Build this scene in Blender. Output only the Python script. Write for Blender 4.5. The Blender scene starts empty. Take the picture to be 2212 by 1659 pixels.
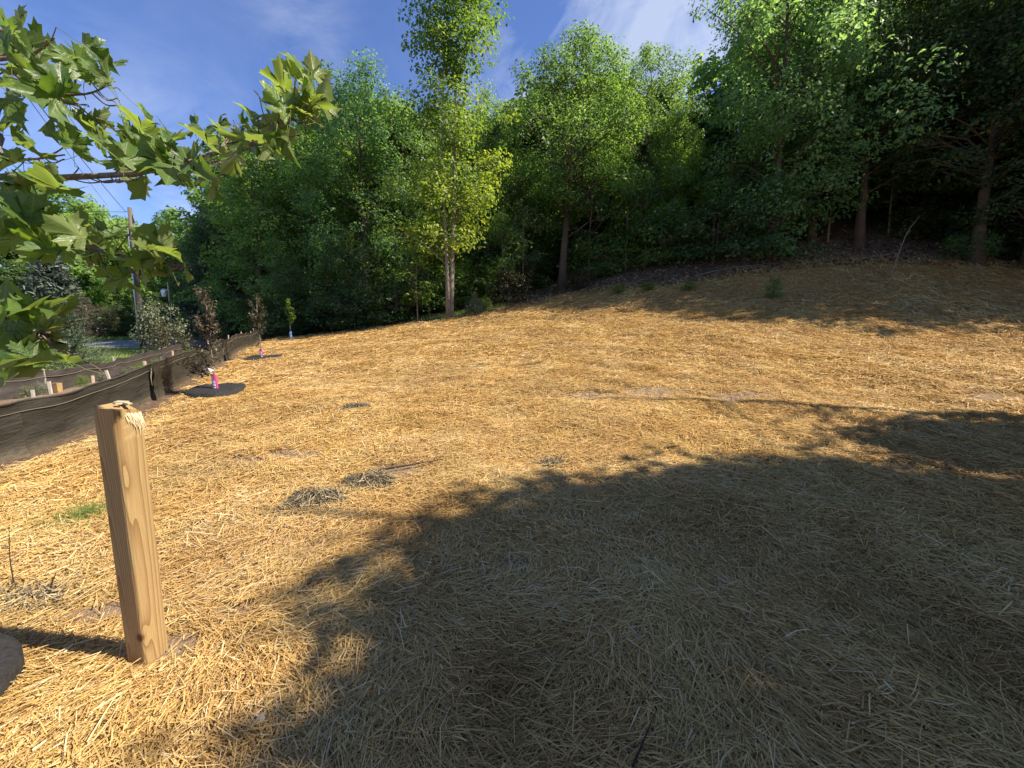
import bpy, math, random
import numpy as np
from mathutils import Vector, Matrix

S = bpy.context.scene
C = S.collection
RNG = np.random.default_rng(7)
random.seed(7)

# ------------------------------------------------------------------ camera, sky, sun, exposure
F, CX, CY = 831.0, 1106.0, 830.0            # focal length and centre, in px of the photograph at 2212 px width
PITCH = math.atan(0.110)
EYE = 1.5
cam = bpy.data.cameras.new("camera"); camo = bpy.data.objects.new("camera", cam); C.objects.link(camo)
cam.sensor_fit = 'HORIZONTAL'; cam.sensor_width = 36.0; cam.lens = 36.0 * F / 2212.0
cam.clip_start = 0.05; cam.clip_end = 2000
camo.location = (0, 0, EYE); camo.rotation_euler = (math.pi / 2 - PITCH, 0, 0)
S.camera = camo

SUN_EL = math.radians(46.0)
SUN_H = np.array([0.985, -0.17]); SUN_H /= np.linalg.norm(SUN_H)      # horizontal direction towards the sun
SUN_V = np.array([SUN_H[0] * math.cos(SUN_EL), SUN_H[1] * math.cos(SUN_EL), math.sin(SUN_EL)])
w = bpy.data.worlds.new("World"); S.world = w; w.use_nodes = True
nt = w.node_tree; nt.nodes.clear()
N = nt.nodes.new; L = nt.links.new
wout = N('ShaderNodeOutputWorld'); wbg = N('ShaderNodeBackground')
sky = N('ShaderNodeTexSky'); sky.sky_type = 'NISHITA'; sky.sun_disc = False
sky.sun_elevation = SUN_EL; sky.sun_rotation = math.atan2(SUN_H[0], SUN_H[1])
sky.air_density = 1.0; sky.dust_density = 0.1; sky.ozone_density = 2.2
wbg.inputs['Strength'].default_value = 0.079
tc = N('ShaderNodeTexCoord')
def wmath(op, a, b=None, c=None):
    n = N('ShaderNodeMath'); n.operation = op
    for i, v in enumerate((a, b, c)):
        if v is None: continue
        if isinstance(v, (int, float)): n.inputs[i].default_value = v
        else: L(v, n.inputs[i])
    return n.outputs[0]
def pix_dir(px, py):
    X, Y = (px - CX) / F, (py - CY) / F
    c, s = math.cos(PITCH), math.sin(PITCH)
    return np.array([X, c - Y * s, -Y * c - s])
mp = N('ShaderNodeMapping'); mp.inputs['Scale'].default_value = (1.0, 1.0, 2.0); mp.inputs['Rotation'].default_value = (0.2, 0.5, 0.35)
L(tc.outputs['Generated'], mp.inputs['Vector'])
nz = N('ShaderNodeTexNoise'); nz.inputs['Scale'].default_value = 4.6; nz.inputs['Detail'].default_value = 9; nz.inputs['Roughness'].default_value = 0.58; nz.inputs['Distortion'].default_value = 0.5
L(mp.outputs[0], nz.inputs['Vector'])
lobes = None
for (px, py, sharp, amp) in ((1420, 60, 40.0, 1.0), (1180, 170, 130.0, 0.5), (440, 415, 120.0, 0.9), (640, 20, 300.0, 0.35), (60, 60, 100, .2)):
    d = pix_dir(px, py); d = d / np.linalg.norm(d)
    dp = N('ShaderNodeVectorMath'); dp.operation = 'DOT_PRODUCT'; dp.inputs[1].default_value = tuple(d)
    nrm = N('ShaderNodeVectorMath'); nrm.operation = 'NORMALIZE'; L(tc.outputs['Generated'], nrm.inputs[0]); L(nrm.outputs[0], dp.inputs[0])
    e = wmath('MULTIPLY', wmath('EXPONENT', wmath('MULTIPLY', wmath('SUBTRACT', dp.outputs['Value'], 1.0), sharp)), amp)
    lobes = e if lobes is None else wmath('ADD', lobes, e)
dens = wmath('MULTIPLY', wmath('SMOOTHSTEP', nz.outputs[0], 0.40, 0.78) if False else wmath('MULTIPLY_ADD', nz.outputs[0], 3.6, -1.42), wmath('ADD', lobes, 0.05))
dens = wmath('MINIMUM', wmath('MAXIMUM', dens, 0.0), 0.72)
mixc = N('ShaderNodeMix'); mixc.data_type = 'RGBA'
tint = N('ShaderNodeMix'); tint.data_type = 'RGBA'; tint.blend_type = 'MULTIPLY'; tint.inputs[0].default_value = 1.0
L(sky.outputs[0], tint.inputs[6]); tint.inputs[7].default_value = (0.86, 0.95, 1.30, 1)
L(dens, mixc.inputs[0]); L(tint.outputs[2], mixc.inputs[6]); mixc.inputs[7].default_value = (4.4, 5.0, 6.2, 1)
L(mixc.outputs[2], wbg.inputs['Color']); L(wbg.outputs[0], wout.inputs['Surface'])

sl = bpy.data.lights.new("sun", 'SUN'); sl.energy = 5.0; sl.angle = math.radians(0.55); sl.color = (1.0, 0.91, 0.77)
so = bpy.data.objects.new("sun", sl); C.objects.link(so)
so.rotation_euler = Vector(-SUN_V).to_track_quat('-Z', 'Y').to_euler(); so.location = (20, -10, 30)
S.view_settings.view_transform = 'Standard'; S.view_settings.look = 'None'
S.view_settings.exposure = 1.0; S.view_settings.gamma = 1.0; S.view_settings.use_curve_mapping = False
S.cycles.max_bounces = 8; S.cycles.diffuse_bounces = 5; S.cycles.transmission_bounces = 6; S.cycles.transparent_max_bounces = 6
S.cycles.use_denoising = True

# ------------------------------------------------------------------ materials
def newmat(name):
    m = bpy.data.materials.new(name); m.use_nodes = True
    m.node_tree.nodes.clear(); return m
class G:
    """small wrapper for building node trees"""
    def __init__(s, name):
        s.m = newmat(name); s.t = s.m.node_tree
    def n(s, typ, **kw):
        x = s.t.nodes.new(typ)
        for k, v in kw.items(): setattr(x, k, v)
        return x
    def put(s, sock, v):
        if v is None: return
        if hasattr(v, 'is_linked'): s.t.links.new(v, sock)
        else: sock.default_value = v
    def math(s, op, a, b=None, c=None, clamp=False):
        x = s.n('ShaderNodeMath', operation=op, use_clamp=clamp)
        for i, v in enumerate((a, b, c)): s.put(x.inputs[i], v)
        return x.outputs[0]
    def obj(s): return s.n('ShaderNodeTexCoord').outputs['Object']
    def geo(s): return s.n('ShaderNodeNewGeometry').outputs['Position']
    def scale(s, v, sc):
        x = s.n('ShaderNodeMapping'); s.put(x.inputs[0], v); x.inputs['Scale'].default_value = sc if isinstance(sc, tuple) else (sc,) * 3
        return x.outputs[0]
    def noise(s, v, scale, detail=4, rough=.55, dist=0.0):
        x = s.n('ShaderNodeTexNoise'); s.put(x.inputs['Vector'], v)
        x.inputs['Scale'].default_value = scale; x.inputs['Detail'].default_value = detail; x.inputs['Roughness'].default_value = rough; x.inputs['Distortion'].default_value = dist
        return x.outputs[0]
    def attr(s, name):
        return s.n('ShaderNodeAttribute', attribute_name=name).outputs['Fac']
    def ramp(s, f, stops):
        x = s.n('ShaderNodeValToRGB'); s.put(x.inputs[0], f); r = x.color_ramp
        while len(r.elements) < len(stops): r.elements.new(.5)
        for e, (p, c) in zip(r.elements, stops): e.position = p; e.color = (*c, 1)
        return x.outputs[0]
    def mix(s, f, a, b, mode='MIX'):
        x = s.n('ShaderNodeMix', data_type='RGBA', blend_type=mode)
        s.put(x.inputs[0], f)
        for i, v in ((6, a), (7, b)):
            s.put(x.inputs[i], (*v, 1) if isinstance(v, tuple) and len(v) == 3 else v)
        return x.outputs[2]
    def bump(s, h, strength, dist):
        x = s.n('ShaderNodeBump'); s.put(x.inputs['Height'], h); x.inputs['Strength'].default_value = strength; x.inputs['Distance'].default_value = dist
        return x.outputs[0]
    def out(s, sh):
        o = s.n('ShaderNodeOutputMaterial'); s.t.links.new(sh, o.inputs['Surface']); return s.m
    def bsdf(s, color, rough=.8, normal=None, spec=.3, metallic=0):
        b = s.n('ShaderNodeBsdfPrincipled'); s.put(b.inputs['Base Color'], (*color, 1) if isinstance(color, tuple) and len(color) == 3 else color)
        s.put(b.inputs['Roughness'], rough); b.inputs['Specular IOR Level'].default_value = spec; b.inputs['Metallic'].default_value = metallic
        if normal is not None: s.put(b.inputs['Normal'], normal)
        return b.outputs[0]

def leaf_mat(name, dark, mid, light, trans, tfac=.42, rough=.5, patch=.35):
    """leaf colour by leaf (attribute rnd), by clump and by tree; thin leaves let light through"""
    g = G(name)
    r = g.attr('rnd')
    nz = g.noise(g.geo(), patch, 2)
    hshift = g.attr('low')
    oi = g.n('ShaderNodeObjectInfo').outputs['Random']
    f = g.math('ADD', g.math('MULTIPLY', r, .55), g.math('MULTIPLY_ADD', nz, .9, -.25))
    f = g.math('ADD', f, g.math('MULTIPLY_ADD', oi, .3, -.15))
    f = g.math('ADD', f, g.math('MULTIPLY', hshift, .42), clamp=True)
    col = g.ramp(f, [(0.05, dark), (.5, mid), (.95, light)])
    tcol = g.mix(1.0, col, (*trans, 1), 'MULTIPLY')
    d = g.bsdf(col, rough, spec=.45)
    t = g.n('ShaderNodeBsdfTranslucent'); g.put(t.inputs[0], tcol)
    mx = g.n('ShaderNodeMixShader'); mx.inputs[0].default_value = tfac
    g.t.links.new(d, mx.inputs[1]); g.t.links.new(t.outputs[0], mx.inputs[2])
    return g.out(mx.outputs[0])

M = {}
M['leaf_mid'] = leaf_mat('leaf_mid', (.046, .095, .028), (.12, .20, .056), (.22, .31, .10), (2.8, 2.7, 1.25), tfac=.5)
M['leaf_blue'] = leaf_mat('leaf_blue', (.046, .098, .040), (.115, .205, .080), (.215, .31, .13), (2.6, 2.6, 1.4), tfac=.5)
M['leaf_yel'] = leaf_mat('leaf_yel', (.045, .095, .03), (.11, .185, .05), (.26, .31, .055), (2.2, 2.1, .8), tfac=.5, patch=.5)
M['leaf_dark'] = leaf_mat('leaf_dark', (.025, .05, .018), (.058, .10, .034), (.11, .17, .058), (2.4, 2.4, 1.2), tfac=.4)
M['leaf_purple'] = leaf_mat('leaf_purple', (.026, .022, .014), (.06, .050, .028), (.14, .12, .065), (1.4, 1.15, .9), tfac=.3, patch=3)
M['leaf_plum'] = leaf_mat('leaf_plum', (.03, .026, .014), (.072, .064, .03), (.14, .135, .058), (1.5, 1.4, .9), tfac=.3, patch=2.5)
M['leaf_olive'] = leaf_mat('leaf_olive', (.05, .04, .025), (.09, .075, .045), (.14, .12, .07), (1.5, 1.3, .9), tfac=.3)
M['leaf_pale'] = leaf_mat('leaf_pale', (.09, .11, .055), (.16, .18, .10), (.24, .26, .15), (1.4, 1.4, 1.0), tfac=.3)
M['leaf_lime'] = leaf_mat('leaf_lime', (.06, .11, .02), (.12, .19, .03), (.21, .28, .05), (2.0, 2.0, .8), patch=3)
M['needle_blue'] = leaf_mat('needle_blue', (.05, .075, .052), (.09, .12, .085), (.15, .19, .14), (1, 1, 1), tfac=.12)
M['needle_green'] = leaf_mat('needle_green', (.04, .07, .035), (.085, .13, .065), (.15, .2, .11), (1.3, 1.4, 1), tfac=.2)
M['grass'] = leaf_mat('grass', (.09, .14, .03), (.18, .25, .06), (.32, .36, .12), (1.6, 1.6, .8), tfac=.35, patch=1.2)

def bark_mat(name, a, b, sc=1.0):
    g = G(name)
    v = g.scale(g.obj(), (9 * sc, 9 * sc, 1.6 * sc))
    n1 = g.noise(v, 3.0, 6, .65); n2 = g.noise(g.obj(), 1.3, 3)
    f = g.math('ADD', g.math('MULTIPLY', n1, .75), g.math('MULTIPLY', n2, .3), clamp=True)
    col = g.ramp(f, [(.3, a), (.7, b)])
    return g.out(g.bsdf(col, .9, g.bump(n1, .7, .03), .15))
M['bark_grey'] = bark_mat('bark_grey', (.11, .09, .07), (.30, .26, .21))
M['bark_brown'] = bark_mat('bark_brown', (.05, .035, .025), (.15, .11, .08))
M['bark_young'] = bark_mat('bark_young', (.11, .08, .055), (.30, .24, .18), 2.5)
M['twig_dark'] = bark_mat('twig_dark', (.025, .02, .016), (.07, .055, .045), 3)

# straw: every stalk has its own tone
g = G('straw')
r = g.attr('rnd')
col = g.ramp(r, [(0.0, (.17, .09, .03)), (.2, (.42, .25, .075)), (.5, (.64, .405, .125)), (.78, (.76, .525, .18)), (1.0, (.86, .72, .42))])
pn = g.noise(g.geo(), .55, 4, .6)
col = g.mix(g.math('MULTIPLY_ADD', pn, 2.2, -.75, clamp=True), g.mix(.55, col, (.36, .21, .10)), col)
pg = g.noise(g.geo(), 1.7, 3)
col = g.mix(g.math('MULTIPLY_ADD', pg, 1.5, -.68, clamp=True), col, g.mix(.5, col, (.50, .45, .20)))
d = g.bsdf(col, .6, spec=.12)
t = g.n('ShaderNodeBsdfTranslucent'); g.put(t.inputs[0], col)
mx = g.n('ShaderNodeMixShader'); mx.inputs[0].default_value = .12
g.t.links.new(d, mx.inputs[1]); g.t.links.new(t.outputs[0], mx.inputs[2])
M['straw'] = g.out(mx.outputs[0])
g = G('old_straw')
col = g.ramp(g.attr('rnd'), [(0.0, (.06, .05, .035)), (.5, (.21, .175, .115)), (1.0, (.46, .37, .22))])
M['old_straw'] = g.out(g.bsdf(col, .8, spec=.2))

# ground: sandy soil, straw-covered where the attribute says so, leaf litter in the wood, turf by the road
g = G('ground')
p = g.geo()
soil = g.ramp(g.noise(p, 6, 6, .65), [(.3, (.20, .135, .085)), (.7, (.37, .27, .185))])
fine = g.noise(g.scale(p, (1, 1.0, 1)), 55, 3, .7)
tone = g.math('ADD', g.math('MULTIPLY', fine, .7), g.math('MULTIPLY', g.noise(p, 9, 4, .7), .35))
strawc = g.ramp(tone, [(.36, (.13, .075, .03)), (.5, (.34, .20, .07)), (.62, (.52, .33, .12))])
litter = g.ramp(g.noise(p, 14, 6, .7), [(.3, (.085, .055, .037)), (.55, (.19, .125, .082)), (.75, (.36, .26, .17))])
turf = g.ramp(g.noise(p, 8, 5, .7), [(.3, (.07, .095, .03)), (.7, (.17, .20, .07))])
ms, ml, mt = g.attr('straw'), g.attr('litter'), g.attr('turf')
col = g.mix(g.math('MULTIPLY', ms, .9), soil, strawc)
col = g.mix(ml, col, litter); col = g.mix(mt, col, turf)
bh = g.math('ADD', fine, g.noise(p, 18, 4))
M['ground'] = g.out(g.bsdf(col, .95, g.bump(bh, .8, .05), .1))

g = G('asphalt'); p = g.geo()
M['road'] = g.out(g.bsdf(g.ramp(g.noise(g.scale(p, (.4, 3, 1)), 1.2, 5), [(.3, (.17, .16, .16)), (.7, (.25, .235, .235))]), .9, g.bump(g.noise(p, 60, 2), .3, .01)))
g = G('gravel_shoulder'); p = g.geo()
M['shoulder'] = g.out(g.bsdf(g.ramp(g.noise(p, 25, 4), [(.3, (.24, .22, .19)), (.7, (.45, .42, .37))]), .95))

# sawn softwood: growth rings cut by the faces, a knot, end grain
g = G('sawn_timber'); o = g.obj()
sp = g.n('ShaderNodeSeparateXYZ'); g.put(sp.inputs[0], o)
X, Y, Z = sp.outputs
wob = g.noise(g.scale(o, (2, 2, .5)), 1.6, 3, .5)
cx = g.math('ADD', X, g.math('MULTIPLY_ADD', Z, .012, .027)); cy = g.math('ADD', Y, g.math('MULTIPLY_ADD', Z, -.03, .045))
rr = g.math('SQRT', g.math('ADD', g.math('MULTIPLY', cx, cx), g.math('MULTIPLY', cy, cy)))
# knots push the rings aside
for (kx, ky, kz, am) in ((.058, -.060, .19, .014), (.08, -.04, .95, .010)):
    vd = g.n('ShaderNodeVectorMath', operation='DISTANCE'); g.put(vd.inputs[0], g.scale(o, (1, 1, .45))); vd.inputs[1].default_value = (kx, ky, kz * .45)
    rr = g.math('ADD', rr, g.math('MULTIPLY', g.math('EXPONENT', g.math('MULTIPLY', vd.outputs['Value'], -38)), am * 2.2))
rr = g.math('ADD', rr, g.math('MULTIPLY', wob, .010))
saw = g.math('FRACT', g.math('MULTIPLY', rr, 118.0))
late = g.math('POWER', saw, 3.0)
fib = g.noise(g.scale(o, (60, 60, 2.2)), 4, 4, .6)
base = g.ramp(fib, [(.3, (.33, .21, .09)), (.7, (.42, .285, .135))])
col = g.mix(g.math('MULTIPLY', late, .80), base, (.17, .075, .03))
green = g.noise(o, 3.2, 3)
col = g.mix(g.math('MULTIPLY_ADD', green, 1.2, -.45, clamp=True), col, g.mix(.35, col, (.38, .33, .10)))
kd = g.n('ShaderNodeVectorMath', operation='DISTANCE'); g.put(kd.inputs[0], g.scale(o, (1, 1, .8))); kd.inputs[1].default_value = (.036, -.056, .19 * .8)
kn = g.math('SUBTRACT', 1.0, g.math('SMOOTH_MIN', g.math('MULTIPLY', kd.outputs['Value'], 42), 1.0, .3), clamp=True)
col = g.mix(g.math('MULTIPLY', kn, 2.0, clamp=True), col, (.10, .04, .02))
M['timber'] = g.out(g.bsdf(col, .7, g.bump(g.math('ADD', g.math('MULTIPLY', late, .6), fib), .35, .004), .25))
g = G('torn_wood'); M['torn_wood'] = g.out(g.bsdf(g.ramp(g.noise(g.scale(g.obj(), (30, 30, 6)), 6, 4), [(.3, (.52, .36, .20)), (.7, (.78, .64, .44))]), .9, g.bump(g.noise(g.scale(g.obj(), (60, 60, 12)), 5), .6, .004), .1))
g = G('pale_bark'); M['pale_chip'] = g.out(g.bsdf(g.ramp(g.noise(g.obj(), 40, 4), [(.3, (.34, .28, .17)), (.7, (.52, .45, .30))]), .8))
g = G('stake_wood'); M['stake'] = g.out(g.bsdf(g.ramp(g.noise(g.scale(g.obj(), (30, 30, 3)), 3, 4), [(.3, (.42, .30, .17)), (.7, (.66, .52, .34))]), .85))
g = G('grey_stake'); M['stake_grey'] = g.out(g.bsdf(g.ramp(g.noise(g.scale(g.obj(), (30, 30, 3)), 3, 4), [(.3, (.30, .26, .21)), (.7, (.52, .46, .39))]), .85))

# woven silt-fence cloth: thin, a little light comes through
g = G('silt_cloth'); u = g.n('ShaderNodeUVMap').outputs[0]
wv = g.noise(g.scale(u, (260, 6, 1)), 2, 3); wv2 = g.noise(g.scale(u, (5, 300, 1)), 2, 3); bl = g.noise(g.scale(u, (1.0, 2.0, 1)), 2.2, 5, .6)
col = g.ramp(g.math('ADD', g.math('MULTIPLY', g.math('ADD', wv, wv2), .35), g.math('MULTIPLY', bl, .4)), [(.38, (.024, .021, .017)), (.55, (.046, .041, .032)), (.72, (.082, .073, .057))])
sp = g.n('ShaderNodeSeparateXYZ'); g.put(sp.inputs[0], u)
mud = g.math('MULTIPLY', g.math('SUBTRACT', 1.0, g.math('MULTIPLY', sp.outputs[1], 2.6), clamp=True), g.noise(g.scale(u, (7, 9, 1)), 2, 5, .65))
col = g.mix(g.math('MULTIPLY_ADD', mud, 2.2, -.15, clamp=True), col, (.20, .155, .10))
fold = g.noise(g.scale(u, (1.1, 5, 1)), 2.0, 5, .6, 1.2)
d = g.bsdf(col, .55, g.bump(g.math('ADD', g.math('MULTIPLY', g.math('ADD', wv, wv2), .08), fold), .6, .05), .35)
t = g.n('ShaderNodeBsdfTranslucent'); g.put(t.inputs[0], g.mix(1.0, col, (1.5, 1.35, 1.0, 1), 'MULTIPLY'))
mx = g.n('ShaderNodeMixShader'); mx.inputs[0].default_value = .28
g.t.links.new(d, mx.inputs[1]); g.t.links.new(t.outputs[0], mx.inputs[2]); M['cloth'] = g.out(mx.outputs[0])
g = G('dark_cloth'); u = g.n('ShaderNodeUVMap').outputs[0]
M['cloth_dark'] = g.out(g.bsdf(g.ramp(g.noise(g.scale(u, (3, 40, 1)), 2, 4), [(.35, (.035, .029, .026)), (.7, (.075, .062, .055))]), .6, None, .35))
g = G('cord'); M['cord'] = g.out(g.bsdf((.17, .155, .12), .8))
g = G('rubber_mat'); p = g.obj()
M['rubber'] = g.out(g.bsdf(g.ramp(g.noise(p, 30, 6, .7), [(.3, (.015, .014, .0135)), (.7, (.042, .039, .037))]), .85, g.bump(g.noise(p, 60, 4, .7), .8, .012), .25))
def plain(name, c, rough=.6, spec=.3, metallic=0): 
    g = G(name); M[name] = g.out(g.bsdf(c, rough, None, spec, metallic))
plain('pink_print', (.44, .06, .20), .4); plain('plum_print', (.22, .02, .09), .4); plain('white_print', (.80, .74, .78), .45); plain('blue_print', (.10, .34, .62), .4)
plain('white_plastic', (.75, .75, .74), .4); plain('galvanised', (.50, .51, .52), .4, .5, .6); plain('ceramic', (.16, .13, .12), .3)
plain('wire', (.03, .03, .032), .5); plain('car_paint', (.75, .76, .77), .25, .5); plain('glass', (.03, .035, .04), .08, .6); plain('tyre', (.02, .02, .02), .8)
g = G('pole_wood'); M['pole_wood'] = g.out(g.bsdf(g.ramp(g.noise(g.scale(g.obj(), (12, 12, .5)), 2, 5), [(.3, (.014, .012, .011)), (.7, (.042, .036, .032))]), .85, None, .2))
g = G('pole_top'); M['pole_top'] = g.out(g.bsdf(g.ramp(g.noise(g.scale(g.obj(), (12, 12, .5)), 2, 5), [(.3, (.08, .066, .054)), (.7, (.18, .155, .125))]), .85, None, .2))
g = G('stone'); M['stone'] = g.out(g.bsdf(g.ramp(g.noise(g.obj(), 25, 5), [(.3, (.26, .19, .14)), (.7, (.45, .36, .28))]), .85, g.bump(g.noise(g.obj(), 60, 4), .5, .003)))

# near maple leaves: veins drawn from the leaf's own flat coordinates, paler underside
LOBES = [(0, 1.0), (.62, .60), (-.62, .60), (.90, -.22), (-.90, -.22)]
def maple_leaf_mat(name, base, light, trans, tf):
    g = G(name); u = g.n('ShaderNodeUVMap').outputs[0]
    sp = g.n('ShaderNodeSeparateXYZ'); g.put(sp.inputs[0], u); x, y = sp.outputs[0], sp.outputs[1]
    best = None
    for (dx, dy) in LOBES:
        l = math.hypot(dx, dy); dx, dy = dx / l, dy / l
        along = g.math('ADD', g.math('MULTIPLY', x, dx), g.math('MULTIPLY', y, dy))
        across = g.math('ABSOLUTE', g.math('SUBTRACT', g.math('MULTIPLY', x, dy), g.math('MULTIPLY', y, dx)))
        a2 = g.math('ADD', across, g.math('MULTIPLY', g.math('LESS_THAN', along, 0.0), 9.0))
        # side veins: herring-bone off each main vein
        sv = g.math('ABSOLUTE', g.math('SUBTRACT', g.math('FRACT', g.math('MULTIPLY', g.math('SUBTRACT', along, g.math('MULTIPLY', across, .8)), 6.5)), .5))
        sv = g.math('ADD', g.math('MULTIPLY', sv, .22), g.math('MULTIPLY', g.math('GREATER_THAN', across, .22), 9.0))
        v = g.math('MINIMUM', a2, g.math('ADD', sv, .004))
        best = v if best is None else g.math('MINIMUM', best, v)
    vein = g.math('SUBTRACT', 1.0, g.math('MULTIPLY', best, 45.0), clamp=True)
    oi = g.n('ShaderNodeObjectInfo').outputs['Random']
    nz = g.noise(g.scale(u, 1.0), 5, 4)
    col = g.mix(g.math('ADD', g.math('MULTIPLY', oi, .75), g.math('MULTIPLY_ADD', nz, .8, -.3), clamp=True), base, light)
    under = g.n('ShaderNodeNewGeometry').outputs['Backfacing']
    col = g.mix(g.math('MULTIPLY', under, .5), col, (.20, .235, .12))
    tcol = g.mix(1.0, col, (*trans, 1), 'MULTIPLY')
    col = g.mix(g.math('MULTIPLY', vein, .55), col, (.28, .33, .14))
    d = g.bsdf(col, .38, g.bump(g.math('SUBTRACT', nz, g.math('MULTIPLY', vein, .6)), .3, .004), .4)
    t = g.n('ShaderNodeBsdfTranslucent'); g.put(t.inputs[0], tcol)
    mx = g.n('ShaderNodeMixShader'); mx.inputs[0].default_value = tf
    g.t.links.new(d, mx.inputs[1]); g.t.links.new(t.outputs[0], mx.inputs[2]); return g.out(mx.outputs[0])
M['maple_leaf'] = maple_leaf_mat('maple_leaf', (.05, .10, .024), (.12, .195, .045), (2.4, 2.4, .8), .45)
M['maple_leaf_young'] = maple_leaf_mat('maple_leaf_young', (.10, .17, .028), (.21, .28, .045), (2.1, 2.1, .7), .45)

# ------------------------------------------------------------------ mesh helpers
def mesh_np(name, verts, faces, mat, attrs=None, uv=None, smooth=False):
    """faces: (n,3) or (n,4) int array, or a list of tuples; attrs: face-domain floats"""
    me = bpy.data.meshes.new(name)
    verts = np.asarray(verts, dtype=np.float32)
    if isinstance(faces, np.ndarray):
        n, k = faces.shape
        me.vertices.add(len(verts)); me.vertices.foreach_set('co', verts.ravel())
        me.loops.add(n * k); me.loops.foreach_set('vertex_index', faces.ravel().astype(np.int32))
        me.polygons.add(n); me.polygons.foreach_set('loop_start', np.arange(0, n * k, k, dtype=np.int32))
        me.update(calc_edges=True)
    else:
        me.from_pydata([tuple(v) for v in verts.tolist()], [], faces); me.update()
    if attrs:
        for nm, (dom, arr) in attrs.items():
            a = me.attributes.new(nm, 'FLOAT', dom); a.data.foreach_set('value', np.asarray(arr, dtype=np.float32))
    if uv is not None:
        l = me.uv_layers.new(name='UVMap')
        idx = np.zeros(len(me.loops), dtype=np.int32); me.loops.foreach_get('vertex_index', idx)
        l.data.foreach_set('uv', np.asarray(uv, dtype=np.float32)[idx].ravel())
    if smooth: me.polygons.foreach_set('use_smooth', np.ones(len(me.polygons), dtype=bool))
    for m in (mat if isinstance(mat, (list, tuple)) else [mat]): me.materials.append(m)
    return me
def link(name, data, parent=None, loc=None, label=None, cat=None, group=None, kind=None):
    o = bpy.data.objects.new(name, data); C.objects.link(o)
    if parent is not None: o.parent = parent
    if loc is not None: o.location = loc
    if label: o['label'] = label
    if cat: o['category'] = cat
    if group: o['group'] = group
    if kind: o['kind'] = kind
    return o
def thing(name, label, cat, loc=(0, 0, 0), rz=0, group=None):
    o = link(name, None, None, loc, label, cat, group); o.rotation_euler = (0, 0, rz); o.empty_display_size = .2; return o

class MB:
    """collects tubes, boxes and loose faces into one mesh"""
    def __init__(s): s.v, s.f = [], []
    def add(s, verts, faces):
        b = len(s.v); s.v += [tuple(map(float, p)) for p in verts]; s.f += [tuple(i + b for i in f) for f in faces]
    def tube(s, pts, radii, n=6, cap=True):
        pts = [np.array(p, float) for p in pts]; rings = []; b = len(s.v)
        ref = np.array([0.31, 0.77, 0.55])
        for i, p in enumerate(pts):
            d = pts[min(i + 1, len(pts) - 1)] - pts[max(i - 1, 0)]; d /= (np.linalg.norm(d) + 1e-9)
            a = np.cross(d, ref); 
            if np.linalg.norm(a) < .1: a = np.cross(d, np.array([1., 0, 0]))
            a /= np.linalg.norm(a); c = np.cross(d, a)
            for k in range(n):
                t = 2 * math.pi * k / n
                s.v.append(tuple(p + radii[i] * (math.cos(t) * a + math.sin(t) * c)))
        for i in range(len(pts) - 1):
            for k in range(n):
                k2 = (k + 1) % n
                s.f.append((b + i * n + k, b + i * n + k2, b + (i + 1) * n + k2, b + (i + 1) * n + k))
        if cap:
            s.f.append(tuple(b + k for k in range(n))[::-1]); s.f.append(tuple(b + (len(pts) - 1) * n + k for k in range(n)))
    def box(s, lo, hi, R=None, off=(0, 0, 0)):
        vs = [np.array([x, y, z]) for z in (lo[2], hi[2]) for y in (lo[1], hi[1]) for x in (lo[0], hi[0])]
        if R is not None: vs = [R @ v for v in vs]
        s.add([v + np.array(off) for v in vs], [(0, 2, 3, 1), (4, 5, 7, 6), (0, 1, 5, 4), (1, 3, 7, 5), (3, 2, 6, 7), (2, 0, 4, 6)])
    def mesh(s, name, mat, smooth=False):
        me = bpy.data.meshes.new(name); me.from_pydata(s.v, [], s.f); me.update(); me.materials.append(mat)
        if smooth: me.polygons.foreach_set('use_smooth', np.ones(len(me.polygons), dtype=bool))
        return me
    def obj(s, name, mat, parent=None, smooth=False, **kw): return link(name, s.mesh(name, mat, smooth), parent, **kw)

# ------------------------------------------------------------------ terrain
def vnoise(x, y, seed=0):
    """smooth value noise, about -1..1"""
    r = np.random.default_rng(1000 + seed); tab = r.uniform(-1, 1, (64, 64))
    xi, yi = np.floor(x).astype(int), np.floor(y).astype(int); fx, fy = x - xi, y - yi
    fx = fx * fx * (3 - 2 * fx); fy = fy * fy * (3 - 2 * fy)
    t = lambda a, b: tab[a % 64, b % 64]
    return (t(xi, yi) * (1 - fx) + t(xi + 1, yi) * fx) * (1 - fy) + (t(xi, yi + 1) * (1 - fx) + t(xi + 1, yi + 1) * fx) * fy
def sstep(a, b, x):
    t = np.clip((x - a) / (b - a), 0, 1); return t * t * (3 - 2 * t)
def fence_x(y): return np.interp(y, [-6, 0, 4.15, 6.6, 11, 19, 29, 45, 80], [-4.4, -4.95, -5.55, -6.25, -8.4, -12.5, -17.5, -26, -44])
def f2x(y): return np.interp(y, [0, 4.5, 7.9, 9.8, 12, 14.2, 16, 24, 40], [-14, -12.5, -10.9, -11, -11.5, -12.4, -13.6, -19, -30])
def edge_y(x): return np.interp(x, [-40, -16, -12, -3.4, 0, 3, 8, 17, 30, 60], [27, 26.5, 23, 20.4, 21.5, 22.6, 20.4, 18.8, 15.4, 7.5])   # where the straw ends
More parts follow.
